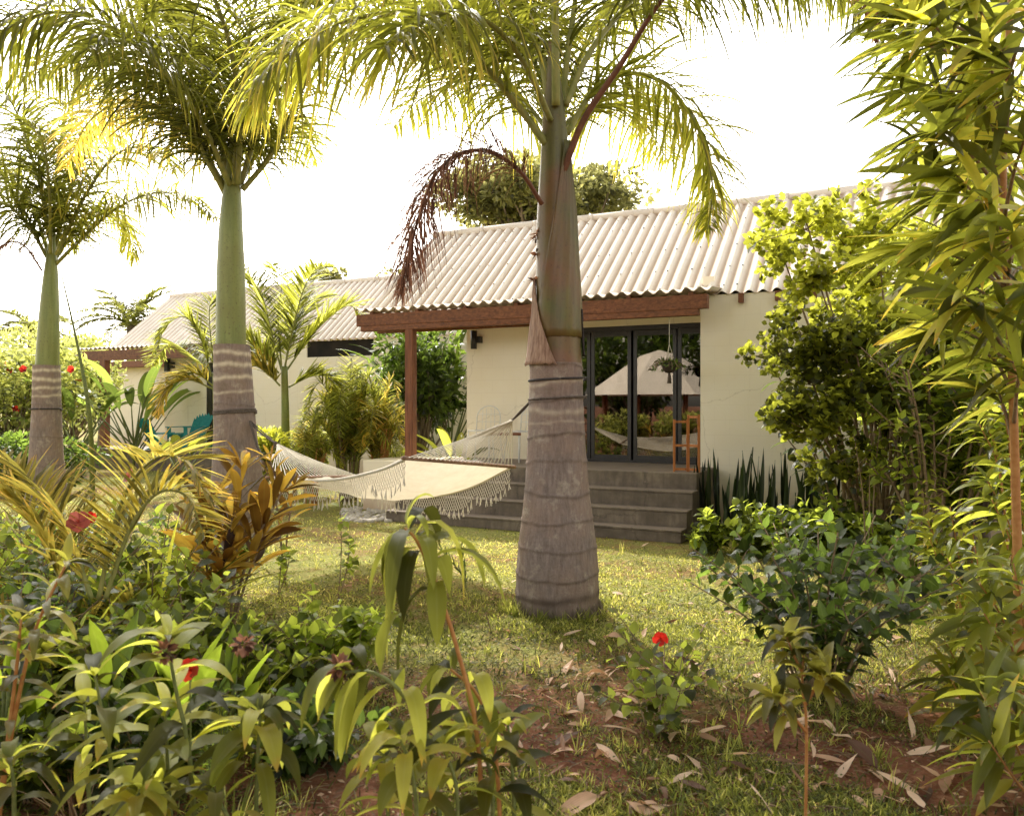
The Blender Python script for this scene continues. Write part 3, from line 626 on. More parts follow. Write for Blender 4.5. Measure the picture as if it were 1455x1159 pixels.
def palm1():
    b=A(.354,6.42,0); s=F/6.42; z=lambda y:EYE+(HZ-y)/s; T=lambda px,py,dy=0: at(px,py,6.42+dy)
    root=thing('palm_tree','largest palm with swollen grey ringed trunk standing in front of the steps','palm tree',b)
    sc_=[(z(y),v,w) for y,v,w in ((812,.1,.012),(775,.25,.012),(735,.12,.01),(697,.15,.012),(618,.1,.012),(583,.75,.02),(655,.3,.012),(568,.05,.01),(545,.8,.015),(600,.68,.01),(840,.0,.03),(520,.2,.01))]
    palm_trunk(root,b,[(-.06,.345),(.05,.325),(.32,.322),(.53,.304),(.75,.274),(.95,.25),(1.3,.226),(1.6,.213),(1.85,.207),(z(516),.205)],(-.004,0),sc_,3)
    g=G(); pr=[(521,.196),(500,.185),(470,.18),(420,.172),(370,.163),(320,.155),(270,.133),(230,.115),(190,.1),(150,.08),(110,.055),(60,.035)]
    c=lambda y: 790+ (3 if y>300 else 0)
    pts=cr([T(792 if y>400 else 792-(400-y)*.02,y) for y,r in pr],70); rad=np.interp(np.linspace(0,1,70),np.linspace(0,1,len(pr)),[r for y,r in pr])
    g.tube(pts,rad,32,cap=False); g.build('crownshaft',M['shaft'],root)
    # peeling sheath: a curled shell hanging off the left of the shaft foot
    def shell(name,t0f,t1f,y0,y1,rf,flare,mt,n=24,m=14):
        g=G(); V=[]
        for i in range(n):
            f=i/(n-1); y=y0+(y1-y0)*f; zc=T(792,y); a0,a1=t0f(f),t1f(f)
            for j in range(m):
                t=a0+(a1-a0)*j/(m-1); edge=abs(j/(m-1)-.5)*2; r=rf(f)+flare*(f**3)+.012*edge**3+.004*math.sin(j*2.1+i*.5)
                V.append(zc+A(r*math.cos(t),r*math.sin(t),.01*math.sin(j*3+f*4)*f))
        i=np.arange(n-1)[:,None]*m+np.arange(m-1)[None]; g.add(V,np.stack([i,i+1,i+m+1,i+m],-1).reshape(-1,4)); 
        o=g.build(name,M[mt],root); so=o.modifiers.new('thick','SOLIDIFY'); so.thickness=.008; return o
    shell('peeling_sheath',lambda f:PI*(1.02-.05*f),lambda f:PI*(1.06+.42*f),395,519,lambda f:.172+.038*f,.03,'sheath')
    shell('peeling_sheath',lambda f:PI*1.93,lambda f:PI*(1.96+.05*f),440,505,lambda f:.182+.010*f,.008,'ring')
    shell('overlapping_sheath',lambda f:PI*(1.62-.5*f),lambda f:PI*(1.75+.32*f),205,480,lambda f:.118+.066*f,.0,'shaft',m=18)
    # dry remnants on the left edge
    r=rng(4)
    for y in (332,338,362,400):
        g=G(); p=T(764-(y-330)*.03,y,-.02)
        leaves(g,np.tile(p,(5,1))+r.normal(0,.004,(5,3)),np.tile([-1,-.2,.1],(5,1))+r.normal(0,.6,(5,3)),.07,.03,.1,3,'lance',rs=r)
        g.build('dry_remnant',M['dead'],root)
    D=lambda px,py,d: at(px,py,6.42+d)
    def fd(pts,**k):
        k['n']=int(k['n']*1.25); k['Lm']*=1.12; k['w']*=.78; k['spread']=.5; k['droop']*=1.3
        return frond('frond',root,[D(*p) for p in pts],**k)
    fd([(776,205,-.05),(735,150,-.15),(670,75,-.35),(590,25,-.6),(490,30,-.85),(400,85,-1.05),(355,150,-1.1)],Lm=.95,n=130,w=.03,seed=11,droop=.2,rr=.028,bare=.16,tone=(.25,1))
    fd([(782,150,.05),(760,60,.2),(700,-30,.5),(600,-70,.8),(500,-50,1.1),(430,20,1.3)],Lm=1.0,n=110,w=.03,seed=12,droop=.2,rr=.028,tone=(0,.8))
    fd([(783,120,.1),(745,20,.5),(690,-30,1.0),(640,20,1.5),(600,90,1.9)],Lm=.9,n=100,w=.03,seed=13,droop=.16,rr=.025,tone=(0,.9))
    fd([(790,150,-.1),(788,0,-.3),(780,-160,-.6),(740,-300,-1.0),(690,-380,-1.5)],Lm=1.,n=100,w=.03,seed=14,droop=.16,rr=.032,bare=.22)
    fd([(797,160,.1),(812,40,.3),(840,-120,.7),(900,-220,1.2)],Lm=.95,n=90,w=.03,seed=15,droop=.14,rr=.026,bare=.18)
    fd([(804,150,.0),(835,80,.1),(880,20,.3),(950,-50,.6),(1060,-75,.9),(1160,-50,1.1),(1230,20,1.2)],Lm=.95,n=110,w=.03,seed=16,droop=.2,rr=.024,bare=.2,tone=(.0,.7))
    fd([(800,245,-.1),(830,170,-.2),(880,95,-.35),(950,-10,-.6),(1040,-60,-.8),(1140,-70,-1.0),(1225,-25,-1.1)],Lm=.75,n=90,w=.022,seed=17,droop=.3,rr=.026,rmat='rachisred',bare=.42,tone=(0,.6))
    fd([(806,190,.15),(840,135,.35),(890,105,.5),(945,120,.6),(990,180,.65),(1012,260,.6),(1005,330,.55)],Lm=.72,n=130,w=.03,seed=18,droop=.14,rr=.022,bare=.14,tone=(.35,1),fwd=.9)
    fd([(800,180,.2),(850,150,.9),(905,160,1.5),(950,230,2.0)],Lm=.75,n=90,w=.028,seed=19,droop=.16,rr=.02,tone=(.5,1))
    fd([(782,190,.2),(730,130,.8),(670,110,1.4),(600,140,1.9),(560,180,2.1)],Lm=.9,n=100,w=.028,seed=20,droop=.2,rr=.02,tone=(.5,1))
    fd([(782,170,-.1),(745,90,-.5),(690,30,-1.0),(610,20,-1.5),(540,70,-1.9)],Lm=.85,n=90,w=.03,seed=25,droop=.2,rr=.024,bare=.2,tone=(.1,.9))
    fd([(786,170,.3),(760,90,1.0),(720,40,1.7),(660,40,2.4),(610,90,3.0)],Lm=.9,n=90,w=.03,seed=26,droop=.2,rr=.022,tone=(.3,1))
    fd([(798,160,.3),(830,70,1.0),(880,10,1.8),(950,20,2.5)],Lm=.9,n=90,w=.03,seed=27,droop=.2,rr=.022,tone=(.2,.9))
    # dead hanging one, bare reddish strings
    frond('dead_frond',root,[D(*p) for p in ((770,290,-.15),(740,245,-.3),(695,216,-.5),(650,220,-.7),(615,255,-.85),(592,320,-.95),(578,385,-1.0),(572,415,-1.0))],Lm=.62,n=300,w=.008,mat_='dead',rmat='rachisred',seed=23,droop=.3,rr=.016,bare=.12,fwd=.5,spread=.7,S=5)
    frond('dead_frond',root,[D(*p) for p in ((1190,-70,-1.2),(1225,-25,-1.3),(1242,20,-1.3),(1246,50,-1.3))],Lm=.3,n=70,w=.012,mat_='dead',rmat='rachisred',seed=24,droop=.5,rr=.01,bare=.0,fwd=.5,spread=.6)
    rope_ring(b,.222,z(541),.008,'thin dark cord ring around the largest palm trunk',mt='ring',turns=1,th=.009)
    rope_ring(b,.224,z(567),.01,'hammock tie rope around the largest palm trunk',turns=1,th=.008)
palm1()

def palm2():
    Y0=9.4; b=A((342-CX)/F*Y0,Y0,0); s=F/Y0; z=lambda y:EYE+(HZ-y)/s
    root=thing('palm_tree','middle palm with pale banded trunk behind the bronze leaved plant','palm tree',b)
    sc_=[(z(y),v,w) for y,v,w in ((502,1.1,.022),(520,1.1,.025),(537,1.05,.022),(556,.9,.015),(575,.35,.01),(583,.3,.012),(640,.3,.01),(690,.25,.012),(730,.2,.012))]
    palm_trunk(root,b,[(-.06,.34),(.1,.33),(.5,.31),(.9,.27),(1.3,.235),(1.7,.222),(z(490),.2)],(-.045,0),sc_,5)
    D=lambda px,py,d: at(px,py,Y0+d)
    pr=[(492,.168),(470,.165),(430,.163),(380,.155),(330,.135),(290,.115),(262,.095),(230,.07),(200,.04)]
    g=G(); pts=cr([D(328+(330-y)*.03 if y<330 else 328,y,0) for y,r in pr],50); g.tube(pts,np.interp(np.linspace(0,1,50),np.linspace(0,1,len(pr)),[r for y,r in pr]),28,cap=False); g.build('crownshaft',M['shaftg'],root)
    def fd(pts,**k):
        k['n']=int(k['n']*1.25); k['Lm']*=1.12; k['w']*=.78; k['spread']=.5; k['droop']*=1.3
        return frond('frond',root,[D(*p) for p in pts],**k)
    fd([(320,275,0),(290,215,-.2),(250,130,-.5),(190,60,-.8),(110,20,-1.1),(30,30,-1.3),(-30,80,-1.4)],Lm=1.15,n=120,w=.042,seed=31,droop=.2,rr=.034,tone=(0,.75))
    fd([(318,270,.1),(280,210,.4),(230,160,.8),(175,145,1.1),(125,175,1.3),(95,240,1.4)],Lm=.8,n=110,w=.034,seed=32,droop=.16,rr=.03,tone=(.6,1),mat_='palm_gold')
    fd([(345,270,0),(385,220,-.1),(420,150,-.3),(455,70,-.5),(500,0,-.7),(560,-40,-.9)],Lm=.9,n=100,w=.036,seed=33,droop=.2,rr=.03,tone=(.2,.95))
    fd([(338,262,-.1),(340,160,-.4),(320,40,-.9),(270,-60,-1.4),(180,-110,-2.0),(90,-80,-2.4)],Lm=1.1,n=110,w=.04,seed=34,droop=.2,rr=.032,tone=(0,.7))
    fd([(328,260,0),(300,160,.1),(262,60,.3),(210,-40,.5),(130,-70,.8)],Lm=1.05,n=110,w=.04,seed=35,droop=.2,rr=.032,tone=(0,.7))
    fd([(335,262,.1),(350,160,.4),(380,60,.9),(440,-20,1.4),(520,-30,1.9)],Lm=1.,n=100,w=.038,seed=36,droop=.2,rr=.03,tone=(.1,.9))
    fd([(330,262,.1),(325,150,.6),(300,60,1.2),(250,20,1.8),(190,50,2.3)],Lm=1.,n=100,w=.038,seed=37,droop=.2,rr=.03,tone=(0,.7))
    fd([(322,268,0),(270,190,.2),(200,110,.4),(110,80,.6),(30,110,.7)],Lm=1.05,n=100,w=.04,seed=41,droop=.22,rr=.03,tone=(0,.7))
    fd([(326,262,.1),(300,120,.9),(240,0,1.6),(150,-40,2.3),(60,0,2.9)],Lm=1.1,n=100,w=.042,seed=42,droop=.22,rr=.03,tone=(0,.7))
    fd([(342,262,0),(380,140,0),(430,20,.1),(500,-60,.3),(580,-60,.5)],Lm=1.05,n=100,w=.04,seed=43,droop=.22,rr=.03,tone=(.1,.8))
    fd([(340,265,.1),(370,210,.7),(400,180,1.2),(430,190,1.6),(450,230,1.9)],Lm=.8,n=80,w=.034,seed=38,droop=.18,rr=.026,tone=(.4,1))
    fd([(326,262,-.1),(290,180,-.7),(240,110,-1.4),(180,60,-2.1),(120,70,-2.6)],Lm=.95,n=90,w=.036,seed=39,droop=.2,rr=.03,tone=(0,.6))
    fd([(332,262,-.1),(345,120,-.3),(370,-20,-.5),(420,-120,-.8)],Lm=1.,n=90,w=.036,seed=40,droop=.16,rr=.03,tone=(0,.7))
    bb=b+A(-.045*1.45,0,0)
    rope_ring(bb,.232,z(588),.012,'thick dark hammock rope wound around the middle palm trunk',turns=2,th=.014)
    g=G(); p=at(355,598,9.2); g.tube(cr([p,at(368,640,9.1),at(380,650,8.9),at(392,628,8.7)],16),.014,8); o=g.build('loose_rope',M['cord']); tag(o,'slack loop of dark rope hanging from the middle palm trunk','rope')
palm2()

def palm3():
    Y0=13.6; b=A((66-CX)/F*Y0,Y0,0); s=F/Y0; z=lambda y:EYE+(HZ-y)/s
    root=thing('palm_tree','smallest ringed palm at the left edge beside the flowering hedge','palm tree',b)
    sc_=[(z(y),v,w) for y,v,w in ((527,1.05,.025),(539,1.1,.03),(551,1.,.025),(563,.9,.02),(575,.4,.012),(620,.3,.01),(660,.3,.01))]
    palm_trunk(root,b,[(-.06,.34),(.2,.31),(.8,.255),(1.3,.232),(1.7,.215),(z(519),.205)],(.0,0),sc_,6)
    D=lambda px,py,d: at(px,py,Y0+d)
    pr=[(521,.178),(490,.172),(450,.155),(420,.135),(395,.115),(375,.095),(350,.06),(320,.03)]
    g=G(); pts=cr([D(67+(521-y)*.04,y,0) for y,r in pr],40); g.tube(pts,np.interp(np.linspace(0,1,40),np.linspace(0,1,len(pr)),[r for y,r in pr]),24,cap=False); g.build('crownshaft',M['shaftg'],root)
    def fd(pts,**k):
        k['n']=int(k['n']*1.25); k['Lm']*=1.3; k['w']*=.95; k['spread']=.5; k['droop']*=1.3
        return frond('frond',root,[D(*p) for p in pts],**k)
    fd([(80,375,0),(110,345,-.1),(160,300,-.3),(215,275,-.5),(270,280,-.6),(305,310,-.7)],Lm=.75,n=90,w=.036,seed=51,droop=.22,rr=.03,tone=(.2,.95))
    fd([(78,370,.2),(105,330,.5),(140,300,.9),(175,310,1.2),(192,370,1.4)],Lm=.7,n=80,w=.036,seed=52,droop=.22,rr=.026,tone=(.4,1))
    fd([(74,360,0),(60,280,-.3),(35,190,-.6),(5,130,-.9),(-40,110,-1.2)],Lm=1.,n=90,w=.042,seed=53,droop=.18,rr=.03,tone=(0,.7))
    fd([(76,360,.1),(78,270,.3),(90,180,.6),(115,120,1.0),(150,110,1.3)],Lm=.9,n=90,w=.04,seed=54,droop=.16,rr=.03,tone=(.1,.9))
    fd([(68,368,0),(40,320,-.2),(5,290,-.4),(-40,300,-.6),(-70,350,-.7)],Lm=.85,n=80,w=.04,seed=55,droop=.2,rr=.03,tone=(0,.7))
    fd([(70,365,.3),(45,290,.8),(10,240,1.3),(-40,230,1.8)],Lm=.9,n=80,w=.04,seed=56,droop=.2,rr=.03,tone=(0,.6))
    fd([(80,362,-.2),(120,280,-.6),(165,220,-1.0),(215,210,-1.4),(250,240,-1.7)],Lm=.8,n=80,w=.036,seed=57,droop=.2,rr=.03,tone=(.3,1))
    fd([(72,360,-.2),(70,270,-.8),(60,200,-1.5),(30,170,-2.1)],Lm=.9,n=80,w=.038,seed=58,droop=.2,rr=.03,tone=(0,.6))
    fd([(76,362,.1),(100,270,.0),(140,190,.1),(190,160,.2)],Lm=.85,n=80,w=.038,seed=60,droop=.18,rr=.03,tone=(.2,.8))
    frond('dead_frond',root,[D(*p) for p in ((60,385,-.1),(35,350,-.3),(10,345,-.4),(-20,370,-.5))],Lm=.5,n=60,w=.012,mat_='dead',rmat='rachisred',seed=59,droop=.5,rr=.014,fwd=.5,spread=.6)
    rope_ring(b,.236,z(582),.0,'thin dark cord ring around the left edge palm trunk',mt='ring',turns=1,th=.012)
palm3()

def small_palm(label,base,trunk_top,tr,fr_list,Y0,Lm,w,mt='palm_far',seed=70,n=60,trm='shaftg',rr=.014,name='palm_tree',cat='palm tree',droop=.06,fwd=.75,group=None,flat=0.1,spread=.15):
    root=thing(name,label,cat,base,group)
    if tr:
        g=G(); g.tube(cr([base,(A(*base)+trunk_top)/2+A(.03,0,0),trunk_top],14),np.linspace(tr*1.3,tr*.75,14),12); g.build('trunk',M[trm],root)
    for i,f in enumerate(fr_list):
        f,mm=(f,mt) if not isinstance(f,tuple) else (f[0],f[1])
        frond('frond',root,[at(px,py,Y0+d) for px,py,d in f],Lm=Lm,n=n,w=w,mat_=mm,seed=seed+i,droop=droop,rr=rr,bare=.12,fwd=fwd,flatb=flat,spread=spread,S=4)
    return root
# young palm left of the hammock, in front of the farther bungalow
small_palm('young slender palm with upright V of fronds before the farther bungalow roof',gp(402,712)*A(1,1,0),at(404,520,13.4),.07,[
  [(400,525,0),(385,470,.1),(372,420,.2),(345,385,.3),(325,395,.4)],[(405,520,0),(418,460,0),(432,410,-.1),(450,382,-.2),(470,378,-.3)],
  [(400,522,0),(395,450,.4),(400,400,.7),(385,375,1.)],[(408,525,.1),(440,480,.2),(475,445,.3),(500,435,.4),(515,460,.5)],
  [(396,530,0),(370,500,-.2),(345,480,-.3),(320,485,-.5)],([(398,548,-.1),(380,530,-.2),(360,520,-.3),(345,540,-.4)],'palm_gold'),
  [(410,550,.1),(440,535,.2),(465,535,.2),(480,545,.3)],[(404,530,.1),(415,470,.6),(440,430,1.0),(470,420,1.4)]],13.4,.66,.036,seed=71,n=84)
small_palm('small palm with one golden drooping frond beside the farther porch',gp(305,690)*A(1,1,0),at(305,530,15.3),.06,[
  [(300,535,0),(285,480,0),(262,450,-.1),(235,465,-.2),(222,500,-.3)],[(305,530,.1),(298,460,.2),(300,430,.3),(318,415,.4)],[(300,530,0),(265,500,.2),(240,490,.4),(215,520,.5)],
  ([(302,548,-.1),(280,530,-.3),(255,535,-.4),(232,565,-.5)],'palm_gold'),([(302,552,-.2),(270,540,-.4),(240,550,-.6),(225,590,-.7)],'palm_gold'),[(308,535,-.1),(330,490,-.2),(350,480,-.3),(365,500,-.3)]],15.3,.62,.036,seed=81,n=80)
def areca(label,px,py,Y0,nf,hpx,wpx,Lm,w,mt,seed,group=None,base=None,name='areca_palm',stems=10,goldp=.25):
    r=rng(seed); b=at(px,0,Y0)*A(1,1,0) if base is None else base; root=thing(name,label,'palm',b,group)
    g=G()
    for i in range(stems):
        a=r.uniform(0,2*PI); t=b+A(math.cos(a),math.sin(a),0)*r.uniform(.05,.25)*wpx/150; 
        g.tube(cr([t,t+A(math.cos(a)*.08,math.sin(a)*.08,hpx/F*Y0*.3),t+A(math.cos(a)*.2,math.sin(a)*.2,hpx/F*Y0*.55)],8),np.linspace(.022,.012,8),7)
    g.build('cane_stems',M['stemorange' if seed%2 else 'stembrown'],root)
    H=hpx/F*Y0; Wd=wpx/F*Y0
    for i in range(nf):
        a=2*PI*i/nf+r.normal(0,.25); k=r.uniform(.25,1); hh=H*r.uniform(.65,1.05)*(1.1-.45*k); d=A(math.cos(a),math.sin(a),0)
        p0=b+d*.1+A(0,0,H*.12*r.random()); p1=b+d*Wd*.22*k+A(0,0,hh*.65); p2=b+d*Wd*.6*k+A(0,0,hh*.98); p3=b+d*Wd*.95*k+A(0,0,hh*(.98-.35*k)); 
        mm='palm_gold' if r.random()<goldp else mt
        frond('frond',root,[p0,p1,p2,p3],Lm=Lm,n=46,w=w,mat_=mm,seed=seed*50+i,droop=.07,rr=.012,bare=.28,S=4,spread=.2,flatb=.15)
    return root
areca('bushy clump of green feathery palm left of the porch post',488,0,12.4,34,235,105,.45,.026,'palm_far',90,goldp=.1,base=gp(488,716)*A(1,1,0)+A(0,.4,0))
areca('smaller golden tipped feathery palm touching the porch post',545,0,13.6,14,190,60,.42,.024,'palm_far',91,goldp=.45,base=at(540,0,13.6)*A(1,1,0))
areca('low sunlit golden feather palm in front of the left palms',165,0,4.6,6,165,170,.3,.018,'palm_gold',92,base=at(150,0,4.7)*A(1,1,0),stems=5,goldp=.8)
frl=[[(95,850,0),(60,760,0),(20,710,0),(-40,690,-.1)],[(140,850,0),(170,720,0),(215,655,-.1),(262,655,-.2),(300,715,-.2)],[(130,850,0),(90,740,0),(50,690,.1),(0,650,.1)],[(150,850,0),(185,750,0),(225,700,0),(265,705,0),(290,760,-.1)]]
small_palm('yellow arching palm fronds rising from the left flower bed',at(135,0,4.2)*A(1,1,0),A(0,0,0),0,frl,4.2,.36,.02,'palm_gold',seed=95,n=60,name='areca_palm',cat='palm',rr=.01,droop=.08,flat=.3)
areca('feathery palm seedling clump left of the bushy green one',440,0,13.0,14,150,60,.36,.022,'palm_far',93,base=at(440,0,13.2)*A(1,1,0),goldp=.15)
# far date palm
def far_palm(label,px,py,Y0,Hc,nf,Lf,seed):
    r=rng(seed); top=at(px,py,Y0); b=top*A(1,1,0); root=thing('palm_tree',label,'palm tree',b)
    g=G(); g.tube([b,(b+top)/2,top],[.3,.22,.2],10); g.build('trunk',M['bark'],root)
    for i in range(nf):
        a=2*PI*i/nf+r.normal(0,.2); e=r.uniform(.0,1.2); d=A(math.cos(a)*math.cos(e),math.sin(a)*math.cos(e),math.sin(e))
        p=[top]; 
        for k in range(4): p.append(p[-1]+d*Lf/4); d=nz(d+A(0,0,-.32))
        frond('frond',root,p,Lm=.8,n=44,w=.09,mat_='palm_far',seed=seed+i,droop=.12,rr=.04,S=3,spread=.2,tone=(0,.5))
far_palm('distant dark date palm beyond the farther roof',186,462,42,6,18,3.0,600)
far_palm('hazy distant palm behind the left hedge',45,470,48,6,12,2.4,640)
# unopened spear leaf
g=G(); g.tube(cr([gp(132,720)*A(1,1,0),at(128,600,12.),at(112,500,12.),at(88,392,12.)],24),np.linspace(.045,.008,24),8); o=g.build('spear_shoot',M['stem']); tag(o,'tall thin unopened leaf spear leaning left before the farther porch','shoot')

# ------------------------------------------------------------------ leafy plants
def cloud(g,C,R,n,L,W,r,prof='ovate',mi=0,shell=.55,droop=.12,S=2,clump=None,updir=.1,rn=None):
    d=nz(r.normal(0,1,(n,3))); k=shell+(1-shell)*r.random(n)**.7
    P=C+d*k[:,None]*R
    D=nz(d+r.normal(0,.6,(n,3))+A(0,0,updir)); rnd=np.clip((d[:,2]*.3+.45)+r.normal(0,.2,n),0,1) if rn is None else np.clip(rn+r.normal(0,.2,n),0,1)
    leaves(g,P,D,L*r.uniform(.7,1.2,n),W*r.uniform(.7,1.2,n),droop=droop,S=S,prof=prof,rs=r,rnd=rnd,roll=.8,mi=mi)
def tree(label,base,C,R,ncl,nl,L,W,seed,fork=None,lm='tree',cat='tree',name='tree',group=None,trunk=.2,cr_=.28,flowers=None,prof='ovate',gaps=1.):
    r=rng(seed); base=A(*base); C=A(*C); R=A(*R); root=thing(name,label,cat,base,group)
    g=G(); gf=G(); 
    fork=A(*fork) if fork is not None else base*.35+C*.65-A(0,0,R[2]*.7) if C[2]-R[2]>.6 else base+A(0,0,.2)
    g.tube(cr([base,(base+fork)/2+r.normal(0,.05,3)*R[0]*.3,fork],8),np.linspace(trunk,trunk*.7,8),10)
    fl=[]
    for i in range(ncl):
        d=nz(r.normal(0,1,3)); d[2]=d[2]*.8+.1; c=C+d*R*r.uniform(.35,.95)
        m=(fork+c)/2+r.normal(0,.12,3)*R
        g.tube(cr([fork,m,c],7),np.linspace(trunk*.4,trunk*.05+.004,7),6)
        rad=R*cr_*r.uniform(.6,1.3)
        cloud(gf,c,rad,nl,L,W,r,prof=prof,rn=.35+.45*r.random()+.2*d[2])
        if flowers and r.random()<flowers[1]: fl.append(c+nz(r.normal(0,1,3)+A(0,-1.6,.1))*rad*1.05)
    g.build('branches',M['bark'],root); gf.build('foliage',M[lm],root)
    for p in fl: flower(root,p,flowers[2],flowers[0],r)
    return root
def flower(root,p,s,mt,r,face=A(0,-1,.3)):
    g=G(); f=nz(face+r.normal(0,.3,3)); a=nz(np.cross(f,A(0,0,1))); b=np.cross(a,f); n=5; t=np.arange(n)*2*PI/n+r.random()
    D=nz(f*.45+np.cos(t)[:,None]*a+np.sin(t)[:,None]*b)
    leaves(g,np.tile(p,(n,1)),D,s*.6,s*.55,droop=.12,S=4,prof='obov',rs=r,roll=.3,side=nz(np.cross(D,np.tile(f,(n,1)))),wave=.08,fold=.05)
    g.tube([p,p+f*s*.35,p+f*s*.7+A(0,0,-.1*s)],[.03*s,.025*s,.04*s],5)
    return g.build('flower',M[mt],root)
def stemmed(label,base,stems,L,W,nper,seed,lm='hib',sm='stembrown',name='shrub',cat='shrub',group=None,prof='ovate',droop=.12,start=.25,elev=.35,sr=.007,S=4,fold=.12,twigs=0,tw=.25,tones=None,flowers=(),wave=.0,spiral=2.4,roll=.4,tipcl=0):
    """stems: list of 3-D paths"""
    r=rng(seed); root=thing(name,label,cat,base,group); g=G(); gf=G()
    P=[];D=[];LS=[]
    allst=[]
    for st in stems:
        p=cr(st,16); allst.append((p,1.)); H=np.linalg.norm(p[-1]-p[0])
        for k in range(twigs):
            f=r.uniform(.3,.9); q=p[int(f*15)]; a=r.uniform(0,2*PI); d=nz(A(math.cos(a),math.sin(a),r.uniform(.2,1.))); l=H*tw*r.uniform(.6,1.2)
            allst.append((cr([q,q+d*l*.5,q+d*l+A(0,0,l*.15)],10),.6))
    for p,sc_ in allst:
        n=len(p); g.tube(p,np.linspace(sr*sc_,sr*.45*sc_,n),6)
        m=int(nper*sc_) ; u=start+(1-start)*np.linspace(0,1,m)**.85; u=np.clip(u+r.normal(0,.01,m),0,1); idx=u*(n-1)
        pos=np.stack([np.interp(idx,np.arange(n),p[:,k]) for k in range(3)],-1); T=nz(np.stack([np.interp(idx,np.arange(n),np.gradient(p[:,k])) for k in range(3)],-1))
        a=np.arange(m)*spiral+r.uniform(0,6)+r.normal(0,.25,m); X=nz(np.cross(T,A(.3,.2,1.)+0*T)); Y=np.cross(T,X)
        d=X*np.cos(a)[:,None]+Y*np.sin(a)[:,None]+T*(elev+.5*u**3)[:,None]
        P.append(pos+nz(d)*sr); D.append(nz(d)); LS.append(np.ones(m)*(1-.35*(u>.93)))
        if tipcl:
            a=np.arange(tipcl)*2.4; P.append(np.tile(p[-1],(tipcl,1))); D.append(nz(X[-1]*np.cos(a)[:,None]+Y[-1]*np.sin(a)[:,None]+T[-1]*.9)); LS.append(np.linspace(1,.5,tipcl))
    P=np.vstack(P);D=np.vstack(D);LS=np.concatenate(LS); n=len(P)
    rn=None if tones is None else r.uniform(tones[0],tones[1],n)
    leaves(gf,P,D,L*LS*r.uniform(.7,1.15,n),W*LS*r.uniform(.75,1.15,n),droop=droop*r.uniform(.5,1.6,n),S=S,prof=prof,fold=fold,rs=r,rnd=rn,wave=wave,roll=roll)
    g.build('stems',M[sm],root); gf.build('foliage',M[lm],root)
    for p,s,mt in flowers: flower(root,A(*p),s,mt,r)
    return root
def fan(base,n,h,sp,seed,lean=(0,0),hmin=.6,curve=.5):
    r=rng(seed); o=[]; base=A(*base)
    for i in range(n):
        a=2*PI*i/n+r.normal(0,.4); k=math.sqrt(r.random()); hh=h*r.uniform(hmin,1); d=A(math.cos(a),math.sin(a),0)*sp*k
        b0=base+d*.15; t=base+d+A(lean[0],lean[1],hh); o.append([b0,b0*.5+t*.5+A(0,0,hh*.12)-d*curve*.2,t])
    return o

# --- background trees
tree('broad leafy tree standing behind the nearest bungalow roof',(1.2,32,0),at(775,285,32)+A(0,0,0),(3.9,2.5,1.9),60,230,.30,.17,201,trunk=.3,cr_=.3)
tree('leafy tree top showing behind the middle of the farther roof',(-5.2,36,0),at(590,415,36),(2.2,1.5,1.),12,90,.28,.15,202,trunk=.15)
tree('tree top peeping over the farther roof ridge',(-7.,40,0),at(470,400,40),(1.3,1.2,.7),9,80,.28,.15,203,trunk=.12)
for i,(px,py,Y,rx,rz,lab) in enumerate(((20,548,19,2.0,1.4,'big sunlit hedge bush with red flowers at the left edge'),(100,545,24,1.4,1.45,'tall pale hedge bush between the left palm and farther roof'),(-60,540,20,2.2,1.6,'rounded hedge bush cut by the left frame edge'),(215,505,36,1.5,1.0,'distant bush below the far date palm'),(140,525,31,1.5,1.2,'hazy bush behind the leaning spear shoot'),(50,500,34,3.,1.4,'distant pale trees behind the left palm'))):
    C=at(px,py,Y); C[2]=max(C[2],.9)
    tree(lab,(C[0],C[1],0),C,(rx,1.6,rz),46 if i<2 else 24,150,.16,.09,210+i,lm='hedge',name='flowering_hedge' if i<3 else 'bush',cat='hedge' if i<3 else 'bush',trunk=.07,cr_=.34,flowers=('red' if i%2==0 else 'orange',.35,.16) if i<3 else None)
tree('dark leafy hedge at the foot of the left palm',gp(30,702)*A(1,1,0),gp(30,702)*A(1,1,0)+A(0,0,.55),(1.3,.6,.6),26,130,.12,.07,220,lm='hibdark',name='hedge',cat='hedge',trunk=.03,cr_=.34)
# banana like plants beside the farther porch
def banana(label,b,n,h,L,W,seed,lm='banana',tilt=.6):
    r=rng(seed); root=thing('banana_plant',label,'plant',b); g=G(); gf=G(); P=[];D=[]
    for i in range(n):
        a=2*PI*i/n+r.normal(0,.3); d=nz(A(math.cos(a)*tilt,math.sin(a)*tilt,r.uniform(.5,1.3))); p=A(*b)+A(0,0,h*r.uniform(.1,.3)); q=p+d*h*.55
        g.tube([A(*b),p,q],[.03,.022,.012],6); P.append(q);D.append(d)
    leaves(gf,P,D,L*r.uniform(.8,1.15,n),W,droop=.13,S=9,prof='lance',fold=.22,rs=r,wave=.04,roll=.3)
    g.build('stalks',M['stem'],root); gf.build('foliage',M[lm],root)
banana('grey green paddle leaved plant under the farther porch eave',at(190,0,20.)*A(1,1,0),20,2.4,1.5,.22,230)
banana('paddle leaved plant behind the farther porch post',at(110,0,19.)*A(1,1,0),11,1.9,1.2,.2,231)
banana('broad leaved plant left of the farther porch step',at(255,0,15.5)*A(1,1,0),8,1.,.7,.2,232,'lime')
